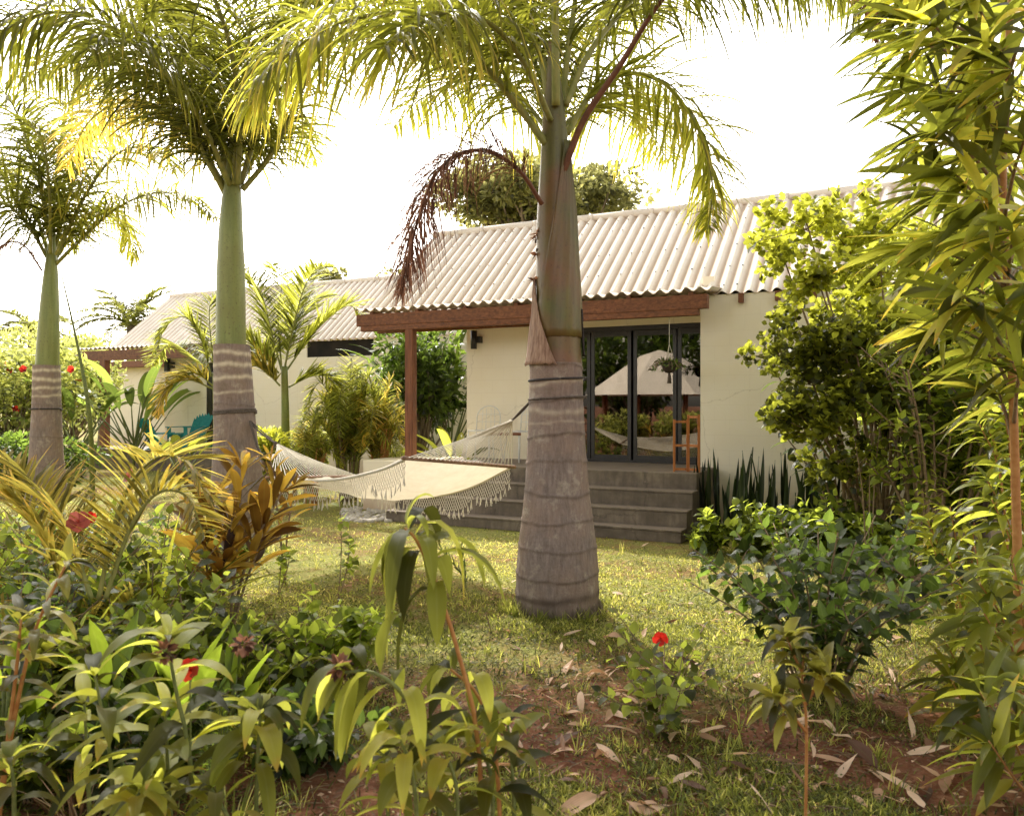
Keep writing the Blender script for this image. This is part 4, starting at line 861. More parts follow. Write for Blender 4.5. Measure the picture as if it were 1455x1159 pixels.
# green mass behind the porch post
tree('glossy rubbery leaved bush behind the nearest porch post',at(590,0,15.8)*A(1,1,0),at(598,545,15.8),(1.0,.9,1.25),44,90,.17,.09,240,lm='hibdark',name='bush',cat='bush',trunk=.06,prof='obov',cr_=.3)
banana('dark long leaved palm like plant at the corner of the nearest bungalow',at(640,0,16.6)*A(1,1,0),16,2.6,1.3,.12,241,'hibdark',.45)
banana('tall strap leaved plant seen through the nearest porch',at(622,0,17.6)*A(1,1,0),14,3.4,1.2,.13,243,'hibdark',.5)
banana('yellow green strap leaved plant right of the nearest porch post',H1([1.25,1.0,.1]),11,.9,.85,.13,242,'lime',.7)
tree('low pink tinged shrub beside the feathery palm clump',at(560,0,13.9)*A(1,1,0),at(560,665,13.9),(.45,.4,.32),14,90,.08,.045,244,lm='hedge',name='bush',cat='bush',trunk=.02)
tree('bush in front of the farther bungalow wall',at(420,0,14.6)*A(1,1,0),at(415,640,14.6),(.75,.5,.55),22,100,.12,.07,245,lm='hedge',name='bush',cat='bush',trunk=.03)
tree('pale leafy bush behind the middle palm trunk',at(370,0,13.)*A(1,1,0),at(365,640,13.),(.5,.4,.5),16,100,.12,.07,246,lm='lime',name='bush',cat='bush',trunk=.03)
# --- right side: round leaved tree with bare stems
b=at(1240,0,8.3)*A(1,1,0); Y=8.3
tops=[(1145,300),(1110,345),(1160,380),(1205,330),(1230,300),(1250,360),(1290,340),(1195,430),(1135,455),(1105,480),(1180,500),(1240,430),(1290,440),(1330,380),(1150,520),(1215,480),(1320,480),(1120,560),(1160,590),(1200,560),(1240,545),(1285,545),(1190,630),(1255,610),(1310,595)]
def roundtree():
    r=rng(250); root=thing('round_leaf_tree','lime green round leaved tree leaning across the cream wall, bare stems below','tree',b); g=G(); gf=G()
    for i,(px,py) in enumerate(tops):
        t=at(px,py+12,Y+r.uniform(-.5,.5)); q=b+A(r.normal(0,.12),r.normal(0,.1),0); m=q*.5+t*.5+A(.12,0,.05)
        g.tube(cr([q,m,t],12),np.linspace(.022,.007,12),7)
        for k in range(9):
            c=t+r.normal(0,1,3)*A(.16,.16,.14); gg=c
            g.tube([t-A(0,0,.1),c],[.006,.003],4)
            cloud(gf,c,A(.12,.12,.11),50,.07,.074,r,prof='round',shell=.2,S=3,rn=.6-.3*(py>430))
    g.build('branches',M['stembrown'],root); gf.build('foliage',M['lime'],root)
roundtree()
def bushR(label,px,Y,h,sp,n,L,W,npr,seed,lm,**k):
    bb=at(px,0,Y)*A(1,1,0); return stemmed(label,bb,fan(bb,n,h,sp,seed,hmin=k.pop('hmin',.55),lean=k.pop('lean',(0,0))),L,W,npr,seed,lm,**k)
bushR('long leaved shrub with drooping dark leaves against the cream wall',1200,8.8,2.2,.75,9,.24,.055,16,251,'hibdark',prof='lance',droop=.28,start=.4,sr=.014,lean=(-.35,0),elev=.2)
bushR('tangled bare stemmed shrub right of the cream wall',1330,7.6,2.3,.9,14,.13,.07,22,252,'hib',sr=.017,start=.45,twigs=2)
tree('dark dense shrub filling behind the tangled stems',at(1380,0,8.8)*A(1,1,0),at(1370,600,8.8),(1.15,.6,1.25),56,120,.13,.075,253,lm='hib',name='shrub',cat='shrub',trunk=.05,cr_=.3)
tree('upper leafy shrub against the right end of the roof',at(1400,0,9.6)*A(1,1,0),at(1385,440,9.6),(1.1,.6,1.1),46,150,.13,.075,254,lm='hib',name='shrub',cat='shrub',trunk=.06,cr_=.3)
tree('dense green shrub beyond the right edge of the lawn',at(1520,0,7.4)*A(1,1,0),at(1500,600,7.4),(.8,.8,1.5),40,140,.14,.08,255,lm='hib',name='shrub',cat='shrub',trunk=.06,cr_=.3)
bushR('light green hanging leaved sapling between the right stems',1300,6.9,1.0,.22,4,.17,.07,16,256,'lime',prof='lance',droop=.35,start=.3,sr=.008)
bushR('pale whorled sapling in front of the round leaved tree',1235,7.6,1.5,.12,3,.14,.06,9,257,'lime',prof='lance',droop=.3,start=.8,sr=.008)
tree('tall shade tree behind the right shrubs, crown spreading above the frame',(8.6,9.6,0),(2.4,10.6,8.6),(3.6,1.6,.9),30,60,.28,.12,256,fork=(7.4,10.4,8.0),lm='tree',trunk=.13,cr_=.26)
# snake plants along the wall
snk=[(1000,10.35,.75),(1035,9.9,.8),(1065,9.8,.75),(1095,9.7,.8),(1130,9.5,.72),(1165,9.3,.75),(1195,9.2,.8),(1225,9.,.8),(1260,8.9,.7)]
for i,(px,Y,h) in enumerate(snk):
    h*=1.2
    r=rng(260+i); b=at(px,0,Y)*A(1,1,0); n=13
    root=thing('snake_plant',['first','second','third','fourth','fifth','sixth','seventh','eighth','ninth'][i]+' clump of dark upright snake plant leaves counting right from the steps','plant',b,'snake plants along the cream wall')
    gf=G(); P=b+np.stack([r.uniform(-.2,.2,n),r.uniform(-.2,.2,n),np.zeros(n)],-1); D=nz(A(0,0,1)+np.stack([r.normal(0,.1,n),r.normal(0,.1,n),np.zeros(n)],-1))
    leaves(gf,P,D,h*r.uniform(.6,1.25,n),.055,droop=-.02,S=7,prof='blade',fold=.25,rs=r,wave=.12,side=nz(np.stack([r.normal(1,.4,n),r.normal(0,.5,n),np.zeros(n)],-1)))
    gf.build('foliage',M['snake'],root)
# leafy hibiscus in front of them
hb=[(1010,8.9,.55,.35),(1075,8.6,.65,.4),(1130,8.3,.6,.4),(1185,8.1,.75,.4),(1240,7.9,.6,.4),(1290,7.4,.55,.4)]
for i,(px,Y,h,sp) in enumerate(hb):
    b=at(px,0,Y)*A(1,1,0)
    stemmed(['broad leaved green shrub at the right end of the steps','broad leaved shrub before the second and third snake plants','middle broad leaved shrub below the cream wall','tallest broad leaved shrub below the round leaved tree','broad leaved shrub under the bare stems','rightmost broad leaved shrub of the wall bed'][i],b,fan(b,15,h*.95,sp,270+i,hmin=.3),.12,.09,12,270+i,'hib','stem',name='hibiscus_shrub',group='broad leaved shrubs below the cream wall',start=.1,droop=.15,twigs=2)
# dark hibiscus on the right of the lawn
b=gp(1165,985)*A(1,1,0)
stemmed('dark hibiscus shrub with many upright stems right of the lawn',b,fan(b,34,1.0,.85,280,hmin=.5,lean=(.0,0)),.10,.062,20,280,'hibdark',sr=.007,start=.15,twigs=1,tw=.25,name='hibiscus_shrub',flowers=((at(1290,980,4.9),.07,'pink'),))
# small red flowered hibiscus
b=gp(925,1050)*A(1,1,0)
stemmed('little hibiscus with a red bloom left of the dark shrub',b,[[b,b+A(.05,0,.2),at(945,905,4.6)],[b,b+A(.1,.05,.22),at(1000,890,4.7)],[b,b+A(.12,0,.15),at(1010,925,4.6)],[b,b+A(-.05,0,.15),at(890,935,4.6)],[b,b+A(.1,0,.1),at(985,960,4.5)]],.075,.052,16,281,'hib',sr=.006,twigs=3,tw=.45,name='hibiscus_shrub',flowers=((at(938,905,4.55),.085,'red'),(at(962,966,4.5),.04,'red')))
# foreground sapling right
b=at(1143,0,2.75)*A(1,1,0)
stemmed('thin orange stemmed sapling in the right foreground',b,[[b,at(1146,1040,2.75),at(1140,975,2.75),at(1142,930,2.75)],[at(1146,1040,2.75),at(1125,1015,2.72),at(1100,990,2.7)],[at(1145,1000,2.75),at(1160,975,2.73),at(1172,960,2.7)],[at(1143,960,2.75),at(1130,935,2.75),at(1118,905,2.75)]],.13,.042,15,290,'costusy','stemorange',name='sapling',cat='sapling',prof='lance',droop=.22,start=.55,sr=.006,S=6,fold=.2,tipcl=6)
# --- long lance leaved tree, right foreground
def lance_tree():
    r=rng(300); b=at(1448,0,4.4)*A(1,1,0); root=thing('lance_leaf_tree','tall cane with long drooping lance leaves filling the right edge','tree',b); g=G()
    top=at(1440,-60,4.2); tr=cr([b,at(1446,800,4.4),at(1437,500,4.35),at(1425,250,4.3),top],30); g.tube(tr,np.linspace(.026,.016,30),10)
    g.tube(cr([b+A(.3,.3,0),at(1520,500,4.7),at(1500,0,4.6)],12),np.linspace(.04,.025,12),10)
    g.build('trunk',M['stemorange'],root); gb=G(); gf=G()
    tips=[(1330,40,-.2),(1290,60,.3),(1375,-20,-.3),(1400,60,-.4),(1350,130,.3),(1395,140,-.2),(1335,185,-.3),(1400,210,.1),(1440,100,-.5),(1360,250,-.1),(1410,290,-.3),(1345,330,-.2),(1390,370,.2),(1440,330,-.4),(1370,420,-.3),(1430,440,-.2),(1455,200,-.3),(1450,520,-.2),(1400,500,.2),(1310,120,.5),(1300,-30,.2),(1470,20,-.2),(1480,300,.1),(1490,400,-.3),(1380,80,.6),(1420,180,.6),(1400,330,.7),(1440,10,.5),(1320,-10,.8),(1350,60,.9),(1300,200,.4),(1330,270,.5),(1375,230,.9),(1310,350,.3),(1350,400,.6),(1340,460,.3),(1420,560,.2),(1440,250,.9),(1450,380,.7),(1410,120,1.0),(1390,-40,.6),(1270,20,.3)]
    for k,(px,py,d) in enumerate(tips):
        t=at(px,py,4.2+d); i=np.argmin(abs(tr[:,2]-(t[2]-.25))); q=tr[i]; gb.tube(cr([q,(q+t)/2+A(0,0,.04),t],8),np.linspace(.011,.006,8),6)
        for m in (0,1):
            n=11; a=r.uniform(0,2*PI,n); P=np.tile(t-(t-q)*.16*m,(n,1)); ax=nz(t-q)
            D=nz(np.stack([np.cos(a),np.sin(a),r.uniform(-.8,.6,n)],-1)+ax*.6+A(-.4,-.1,-.25))
            leaves(gf,P,D,r.uniform(.26,.54,n),r.uniform(.028,.062,n),droop=r.uniform(.03,.12,n),S=7,prof='lance',fold=.16,rs=r,roll=.6)
    gb.build('branches',M['stembrown'],root); gf.build('foliage',M['bamboo'],root)
lance_tree()
for i,(px,py,Y,lab) in enumerate(((1440,840,4.0,'lance leaved shoot at the right edge above the litter'),(1455,1000,3.3,'lowest lance leaved shoot at the right foreground edge'),(1385,815,5.2,'lance leaved shoot beside the rightmost wall shrub'),(1440,700,5.4,'lance leaved shoot below the orange cane'),(1390,930,4.2,'lance leaved shoot leaning over the litter, right'),(1350,760,6.0,'lance leaved shoot among the bare stems'),(1420,600,6.0,'lance leaved shoot high behind the orange cane'))):
    b=at(px+20,0,Y)*A(1,1,0); t=at(px,py-40,Y); m=at(px+15,py+50,Y)
    stemmed(lab,b,[[b,m,t],[b,m+A(-.02,.1,-.05),t+A(-.12,.1,-.1)],[b,m+A(-.1,-.05,-.15),t+A(-.2,-.1,-.22)],[b,m+A(.1,.05,-.1),t+A(.12,-.1,-.1)]],.3,.055,22,310+i,'bamboo','stemorange',name='lance_leaf_shoot',cat='plant',prof='lance',droop=.14,start=.45,sr=.007,S=7,fold=.16,tones=(.2,.85),group=None)

# --- left flower bed
LB=[((40,790,5.4),.95,.5,'leafy hibiscus at the far left of the bed'),((120,800,5.0),.95,.5,'hibiscus carrying the large pink bloom'),((215,790,4.9),.95,.45,'hibiscus bush behind the yellow arching fronds'),((20,900,4.1),.7,.45,'low hibiscus at the left edge of the bed'),((180,870,4.2),.72,.5,'low leafy shrub in the middle of the left bed'),((270,840,4.6),.7,.35,'shrub at the foot of the bronze leaved plant'),((80,860,4.7),.8,.5,'dense shrub between the two left hibiscus'),((-60,820,4.8),.95,.5,'hibiscus mostly cut by the left frame edge'),((300,760,6.6),.6,.4,'green shrub left of the middle palm base'),((190,740,7.2),.75,.55,'shrub row before the left palm'),((60,745,7.4),.7,.55,'shrub in front of the left palm base'),((-30,760,7.),.8,.6,'shrub row at the left frame edge')]
for i,((px,py,Y),h,sp,lab) in enumerate(LB):
    b=at(px,0,Y)*A(1,1,0); fl=()
    if i==1: fl=((at(112,742,4.1),.105,'pink'),(at(130,735,4.15),.06,'red'))
    if i==2: fl=((at(185,678,4.1),.075,'pink'),)
    stemmed('%s'%lab,b,fan(b,13,h*1.02,sp*1.2,320+i,hmin=.35),.095,.062,13,320+i,'hib' if i%3 else 'hibdark','stembrown',name='hibiscus_shrub',start=.1,twigs=2,sr=.006,droop=.15,flowers=fl,tones=(.1,1.))
# grassy arching tuft, ginger leaves
def tuft(label,b,n,L,W,seed,lm,droop,up=.9,name='grass_tuft',cat='plant',prof='strip',S=8,sp=.06,wave=0):
    r=rng(seed); root=thing(name,label,cat,b); g=G(); a=r.uniform(0,2*PI,n); P=A(*b)+np.stack([np.cos(a)*sp*r.random(n),np.sin(a)*sp*r.random(n),np.zeros(n)],-1)
    k=r.uniform(.2,1,n); D=nz(np.stack([np.cos(a)*k,np.sin(a)*k,np.full(n,up)],-1)); leaves(g,P,D,L*r.uniform(.6,1.1,n),W,droop=droop*r.uniform(.6,1.4,n),S=S,prof=prof,fold=.18,rs=r,roll=.3,wave=wave)
    g.build('foliage',M[lm],root)
tuft('arching yellow green strap leaved tuft at the left',at(85,0,4.3)*A(1,1,0),60,.8,.022,340,'lime',.13)
tuft('pale arching strap leaves behind the yellow fronds',at(215,0,5.2)*A(1,1,0),50,1.15,.03,341,'lime',.12)
tuft('narrow striped leaf tuft beside the bronze plant',at(110,0,6.2)*A(1,1,0),40,1.1,.03,342,'palm_gold',.1)
def ginger(label,px,Y,n,L,W,seed,sh=.25):
    b=at(px,0,Y)*A(1,1,0); r=rng(seed); st=[]
    root=thing('ginger_plant',label,'plant',b); g=G(); P=[];D=[]
    for i in range(n):
        a=r.uniform(0,2*PI); d=nz(A(math.cos(a)*.5,math.sin(a)*.5,r.uniform(.6,1.4))); p=b+A(math.cos(a),math.sin(a),0)*.1*r.random()+A(0,0,sh*r.uniform(.4,1.3)); P.append(p); D.append(d)
        g.tube([b,p],[.01,.007],6)
    gf=G(); leaves(gf,P,D,L*r.uniform(.7,1.15,n),W,droop=.05,S=9,prof='lance',fold=.25,rs=r,wave=.05,roll=.4)
    g.build('stalks',M['stem'],root); gf.build('foliage',M['ginger'],root)
ginger('upright broad ginger leaves in the middle of the left bed',255,3.5,15,.42,.085,350)
ginger('smaller ginger shoot near the left bed centre',155,3.6,8,.42,.08,351,.3)
ginger('ginger shoot below the bronze leaved plant',330,3.9,7,.34,.07,352)
ginger('upright green leaf shoot by the left frame edge',5,3.6,7,.4,.07,353,.35)
for i,(px,Y,h,lm,lab) in enumerate(((60,3.9,.55,'hib','leafy seedling shrub behind the yellowish spiral ginger'),(300,4.2,.5,'hib','leafy seedling shrub before the bronze leaved plant'),(130,4.0,.6,'lime','light green seedling shrub in the left bed'),(390,4.4,.45,'hib','low shrub under the slender cordyline'),(210,3.4,.4,'hibdark','low dark shrub behind the big leaved spiral ginger'),(30,3.3,.4,'hib','low shrub near the left frame corner'),(440,3.6,.35,'hibdark','low dark shrub left of the arching spiral ginger'),(250,5.6,.85,'lime','light green bush between the pale straps and middle palm'),(40,5.8,.85,'lime','light green bush before the left palm'))):
    b=at(px,0,Y)*A(1,1,0); stemmed(lab,b,fan(b,14,h,.4,800+i,hmin=.35),.085,.055,16,800+i,lm,'stembrown',name='leafy_shrub',start=.1,twigs=2,sr=.005,tones=(0,1))
tuft('curved strap leaved tuft in front of the left bed shrubs',at(330,0,3.7)*A(1,1,0),34,.5,.018,820,'lime',.14)
tuft('dry straw coloured tuft at the bottom left',at(110,0,3.1)*A(1,1,0),60,.28,.006,821,'dry',.12)
tuft('fine grass tuft among the left foreground leaves',at(330,0,3.0)*A(1,1,0),80,.3,.006,822,'grass',.12)
tuft('yellowing strap leaved tuft at the left frame edge',at(15,0,4.6)*A(1,1,0),46,.9,.026,823,'palm_gold',.12)
# bronze cordyline
def ti(label,b,stems,seed,L=.34,W=.07,n=15):
    stemmed(label,b,stems,L,W,n,seed,'ti','stembrown',name='cordyline',cat='plant',prof='obov',droop=.05,start=.55,sr=.012,S=7,fold=.2,elev=.95,tipcl=7,roll=.3)
b=gp(322,930)*A(1,1,0); Y=b[1]
ti('bronze and yellow leaved cordyline in front of the middle palm',b,[[b,at(318,830,Y),at(330,735,Y)],[b,at(300,850,Y),at(290,770,Y-.1)],[b,at(345,840,Y),at(375,760,Y+.1)],[b,at(330,850,Y),at(345,670,Y+.1)],[b,at(350,800,Y),at(400,700,Y+.1)],[b,at(300,800,Y),at(300,710,Y+.1)],[b,at(310,850,Y-.1),at(318,810,Y-.15)]],360)
b=gp(405,830)*A(1,1,0); Y=b[1]
ti('slender yellow tipped cordyline at the left end of the hammock',b,[[b,at(408,760,Y),at(418,690,Y)],[b,at(398,760,Y),at(385,655,Y+.2)]],361,L=.26,W=.06,n=9)
# thin weedy hibiscus shoots in the lawn
for i,(px,py,ty,lab) in enumerate(((480,860,700,'thin leafy shoot rising before the hammock'),(395,850,720,'thin leafy shoot beside the slender cordyline'),(440,960,830,'leafy weed in the lawn shade'),(505,950,870,'rounded leafy shrub behind the drooping plant'))):
    b=gp(px,py+(20 if i>1 else 0))*A(1,1,0); Y=b[1]
    st=[[b,at(px+5,(py+ty)/2,Y),at(px+2,ty,Y)]]+([] if i<2 else fan(b,14,.45,.28,370+i))+([[b,at(px+14,(py+ty)/2+20,Y),at(px+16,ty+60,Y)]] if i<2 else [])
    stemmed(lab,b,st,.075 if i<2 else .085,.055 if i<2 else .06,13,370+i,'hib','stembrown',name='hibiscus_shoot',cat='shrub',start=.1,sr=.005,twigs=2 if i<2 else 1,tw=.15,tones=(.3,1))
# cycad like seedling
b=gp(665,835)*A(1,1,0); Y=b[1]
small_palm('small dark palm seedling left of the largest palm',b,A(0,0,0),0,[[(662,835,0),(655,815,0),(635,790,0),(615,770,0)],[(662,835,0),(660,810,0),(655,785,0),(657,765,0)]],Y,.14,.014,'hibdark',seed=97,n=9,name='palm_seedling',cat='plant',rr=.005,droop=.02)
g=G(); b=gp(708,948); g.tube(cr([b,at(700,905,5.75),at(690,870,5.75)],8),np.linspace(.008,.004,8),6); o=g.build('bare_twig',M['stembrown']); tag(o,'thin bare twig standing in the lawn left of the largest palm','twig')
# --- fleshy foreground plants (spiral ginger)
def costus(label,paths,L,W,n,seed,lm='costus',sm='stem',droop=.2,start=.3,sr=.009,tip=5,elev=.25):
    b=A(*paths[0][0])*A(1,1,0); ps=[[b if k==0 else A(*p[0]) ]+[A(*q) for q in p[1:]] for k,p in enumerate(paths)]
    ps=[[A(p[0][0],p[0][1],0)]+p[1:] for p in ps]
    return stemmed(label,b,ps,L*1.15,W*1.05,int(n*1.1),seed,lm,sm,name='spiral_ginger',cat='plant',prof='lance',droop=droop,start=start,sr=sr,S=8,fold=.18,elev=elev,tipcl=tip,wave=.02,roll=.3)
a2=lambda px,py,Y:at(px,py,Y)
costus('tall orange stemmed spiral ginger with limp hanging leaves, centre foreground',[[a2(690,1200,2.5),a2(680,1060,2.5),a2(652,930,2.5),a2(620,830,2.5),a2(592,768,2.5),a2(575,750,2.5)]],.28,.058,20,400,droop=.5,start=.6,sm='stemorange',elev=0.,tip=0)
costus('second orange stemmed spiral ginger leaning right of the limp one',[[a2(715,1210,2.6),a2(705,1080,2.6),a2(680,990,2.6),a2(640,950,2.6)]],.2,.045,8,401,droop=.4,start=.6,sm='stemorange',tip=3)
costus('arching spiral ginger bent left with a brown dead head',[[a2(640,1200,2.4),a2(615,1080,2.4),a2(575,990,2.4),a2(530,955,2.4),a2(490,955,2.4)]],.22,.05,12,402,droop=.4,start=.4,tip=4)
costus('leafy spiral ginger whorl right of the centre foreground stems',[[a2(735,1200,2.6),a2(728,1100,2.6),a2(722,1030,2.6)],[a2(690,1200,2.5),a2(700,1120,2.5),a2(670,1040,2.5)]],.19,.05,13,403,droop=.16,start=.25,tip=6)
costus('low dark spiral ginger at the bottom of the centre foreground',[[a2(600,1230,2.3),a2(590,1130,2.3),a2(570,1050,2.3)],[a2(640,1230,2.4),a2(650,1140,2.4),a2(630,1060,2.4)],[a2(560,1230,2.5),a2(550,1130,2.5),a2(545,1070,2.5)]],.19,.05,13,404,droop=.22,start=.2,tip=5)
costus('big leaved spiral ginger in the left foreground',[[a2(285,1210,2.6),a2(270,1080,2.6),a2(250,980,2.6),a2(238,910,2.6)],[a2(250,1210,2.7),a2(240,1120,2.7),a2(235,1010,2.7)]],.25,.06,15,405,droop=.14,start=.3,tip=5)
costus('spiral ginger with a drooping umbrella of leaves, left foreground',[[a2(362,1210,2.6),a2(365,1100,2.6),a2(370,1015,2.6)]],.22,.06,12,406,droop=.28,start=.55,tip=8)
costus('spiral ginger shoot left of the big leaved one',[[a2(165,1200,2.7),a2(158,1090,2.7),a2(135,960,2.7)],[a2(130,1200,2.9),a2(125,1100,2.9),a2(120,1000,2.9)]],.2,.05,12,407,droop=.16,start=.3,tip=5)
costus('yellowish spiral ginger leaning in from the left edge',[[a2(-10,1200,2.9),a2(15,1050,2.9),a2(40,930,2.9),a2(60,870,2.9),a2(95,800,2.9)],[a2(-10,1200,2.9),a2(20,980,2.9),a2(30,880,2.9)]],.15,.034,17,408,'costusy','stemorange',droop=.13,start=.4,tip=6)
costus('low spiral ginger in the bottom left corner',[[a2(20,1230,2.6),a2(20,1130,2.6),a2(15,1080,2.6)],[a2(180,1230,2.4),a2(190,1160,2.4),a2(200,1120,2.4)]],.18,.045,12,409,droop=.2,start=.2,tip=5)
costus('spiral ginger stems at the bottom between the left plants',[[a2(420,1230,2.5),a2(330,1170,2.5),a2(300,1120,2.5)],[a2(220,1230,2.5),a2(225,1160,2.5),a2(230,1110,2.5)]],.18,.045,12,410,droop=.2,start=.2,tip=5)
for i,(px,py,Y,lab) in enumerate(((482,948,2.4,'brown dried flower head on the arching spiral ginger'),(345,915,2.7,'brown dried flower head behind the drooping umbrella of leaves'),(235,925,2.55,'brown dried flower head atop the big leaved spiral ginger'))):
    r=rng(430+i); g=G(); p=at(px,py,Y); n=40; d=nz(r.normal(0,1,(n,3))); leaves(g,p+d*.012,d,.035,.02,.1,3,'ovate',rs=r); o=g.build('dried_flower_head',M['dead']); tag(o,lab,'flower head')
r=rng(440)
b=at(272,0,2.75)*A(1,1,0); root=thing('red_flower','single red bloom among the left foreground leaves','flower',b); g=G(); g.tube([b,at(270,960,2.75)],[.004,.003],5); g.build('stem',M['stem'],root); flower(root,at(271,952,2.75),.075,'red',r)
# fine feathery weeds
for i,(px,Y,lab) in enumerate(((310,3.3,'feathery fine leaved weed between the left foreground plants'),(300,2.9,'low feathery weed at the bottom left'))):
    b=at(px,0,Y)*A(1,1,0); stemmed(lab,b,fan(b,8,.45,.1,450+i),.04,.006,40,450+i,'ginger','stem',name='feathery_weed',cat='weed',prof='strip',start=.2,sr=.003,S=2,droop=.1)

# --- porch things
def chair_tube(label,c,rot,mt,h=.45,w=.42,back=.38):
    root=thing('wire_chair',label,'chair',c); R=lambda x,y,z: A(*c)+A(x*math.cos(rot)-y*math.sin(rot),x*math.sin(rot)+y*math.cos(rot),z)
    for x,y in ((-1,-1),(1,-1),(1,1),(-1,1)):
        g=G(); g.tube([R(x*w*.55,y*w*.5,0),R(x*w*.45,y*w*.42,h)],.011,6); g.build('leg',M[mt],root)
    g=G(); 
    for k in np.linspace(-.45,.45,7): g.tube([R(k*w,-w*.45,h),R(k*w,w*.45,h)],.006,5)
    g.tube([R(-w*.46,-w*.45,h),R(w*.46,-w*.45,h),R(w*.46,w*.45,h),R(-w*.46,w*.45,h),R(-w*.46,-w*.45,h)],.01,6); g.build('seat',M[mt],root)
    g=G(); q=[R(-w*.46,w*.45,h)]+[R(w*.46*math.cos(t),w*.5+.05*math.sin(t),h+back*.55+back*.45*math.sin(t)) for t in np.linspace(PI,0,9)]+[R(w*.46,w*.45,h)]; g.tube(q,.009,6)
    for k in (-.25,-.1,.1,.25): g.tube([R(k*w,w*.46,h),R(k*w*.9,w*.52,h+back*.9)],.005,5)
    for zz in (.35,.65): g.tube([R(-w*.45,w*.48,h+back*zz),R(w*.45,w*.48,h+back*zz)],.005,5)
    g.build('backrest',M[mt],root)
def P1(px,b,z=.765): return H1([H1.a(px,b),b,z])
chair_tube('white wire chair against the porch wall left of the largest palm',P1(688,.42),-.3,'white')
chair_tube('white wire chair right of the low table, half behind the largest palm',P1(745,.35),-.6,'white')
c=P1(716,.1); root=thing('side_table','low white table with brown seat cloth between the porch chairs','table',c)
g=G(); g.box(A(-.25,-.2,.40)+c,A(.25,.2,.43)+c); g.build('table_top',M['post'],root,.004)
for x,y in ((-.22,-.17),(.22,-.17),(.22,.17),(-.22,.17)): g=G(); g.tube([c+A(x,y,0),c+A(x,y,.4)],.012,6); g.build('leg',M['white'],root)
# folded wooden rack at the right end of the porch
c=P1(975,-.42); root=thing('wooden_rack','orange brown folding wooden frame standing at the right end of the top step','rack',c)
a0=H1.a(958,-.46); a1=H1.a(977,-.4); a2_=H1.a(993,-.46)
for (x0,b0,x1,b1,h) in ((a0,-.46,a1,-.4,.66),(a1+.01,-.4,a2_,-.46,.72)):
    g=G(); p=lambda s,z: H1([x0+(x1-x0)*s,b0+(b1-b0)*s,.765+z])
    for s in (0,1): g.bar(p(s,0),p(s,h),.028,.022)
    for z in (.03,.33,h-.03): g.bar(p(.09,z),p(.91,z),.02,.03)
    g.build('rack_frame',M['rack'],root,.002)
# hanging plant
hp=H1([H1.a(951,.02),.02,0]); t=A(hp[0],hp[1],2.77); c=A(hp[0],hp[1],EYE+(HZ-520)/F*hp[1])
root=thing('hanging_planter','dark hanging pot with trailing plant on ropes before the glass doors','planter',c); g=G()
for k in range(3):
    a=k*2.1; g.tube([t,t*.45+c*.55+A(.0,0,0),c+A(.08*math.cos(a),.08*math.sin(a),.03)],.004,5)
g.build('hanging_ropes',M['rope'],root)
g=G(); g.tube([c+A(0,0,-.09),c+A(0,0,-.05),c+A(0,0,.0),c+A(0,0,.05)],[.05,.085,.1,.1],16); pot=g.build('pot',M['pot'],root)
g=G(); g.tube([c+A(0,0,-.09),c+A(0,0,-.13),c+A(0,0,-.23)],[.012,.02,.03],8); g.build('tassel',M['cord'],root)
r=rng(500); g=G(); gs=G()
for k in range(22):
    a=r.uniform(0,2*PI); L=r.uniform(.15,.42); d=A(math.cos(a),math.sin(a),.5); p=[c+A(0,0,.04)]
    for q in range(6): p.append(p[-1]+nz(d)*L/6); d=d+A(0,0,-.35)
    p=np.array(p); gs.tube(p,.004,4); n=8; u=r.uniform(.5,6,n); P=np.stack([np.interp(u,np.arange(7),p[:,j]) for j in range(3)],-1)
    leaves(g,P,nz(r.normal(0,1,(n,3))+A(0,0,-.3)),.065,.026,.15,3,'lance',rs=r)
g.build('foliage',M['hibdark'],root); gs.build('trailing_stems',M['stembrown'],root)
# teal chairs on farther porch
def adirondack(label,c,rot):
    root=thing('adirondack_chair',label,'chair',c); R=lambda x,y,z: A(*c)+A(x*math.cos(rot)-y*math.sin(rot),x*math.sin(rot)+y*math.cos(rot),z)
    g=G()
    for k in range(6): y=-.3+k*.1; g.bar(R(-.27,y,.38-k*.03),R(.27,y,.38-k*.03),.085,.02)
    g.build('seat',M['teal'],root)
    g=G()
    for k in range(7): x=(k-3)*.085; h=.9-.012*(k-3)**2; g.bar(R(x*.85,.22,.22),R(x*1.15,.55,h+.05),.075,.018,up=(0,1,0))
    g.build('backrest',M['teal'],root)
    for s in (-1,1):
        g=G(); g.bar(R(s*.32,-.35,.56),R(s*.32,.4,.56),.12,.02); g.build('armrest',M['teal'],root)
        g=G(); g.bar(R(s*.3,-.3,0),R(s*.3,-.3,.55),.09,.025); g.build('leg',M['teal'],root)
        g=G(); g.bar(R(s*.28,-.3,.36),R(s*.28,.6,.02),.025,.12); g.build('leg',M['teal'],root)
def P2(px,b,z=.5): return H2([H2.a(px,b),b,z])
adirondack('teal slatted garden chair against the farther porch wall',P2(266,.35,.5),-.5)
adirondack('teal slatted garden chair half hidden by leaves at the farther porch edge',P2(236,-.1,.35),2.4)
# pebbles and stones beside the plinth
r=rng(510); g=G()
for k in range(240):
    p=gp(r.uniform(485,560),r.uniform(722,742)); s=r.uniform(.02,.05); g.tube([p+A(-s,0,s*.2),p+A(-s*.4,0,s*.3),p+A(s*.5,0,s*.3),p+A(s,0,s*.2)],[s*.3,s*.6,s*.6,s*.3],6)
o=g.build('pebbles',M['stone']); tag(o,'band of pale pebbles at the foot of the porch plinth','pebbles',kind='stuff')
g=G(); c=gp(590,738); r=rng(511)

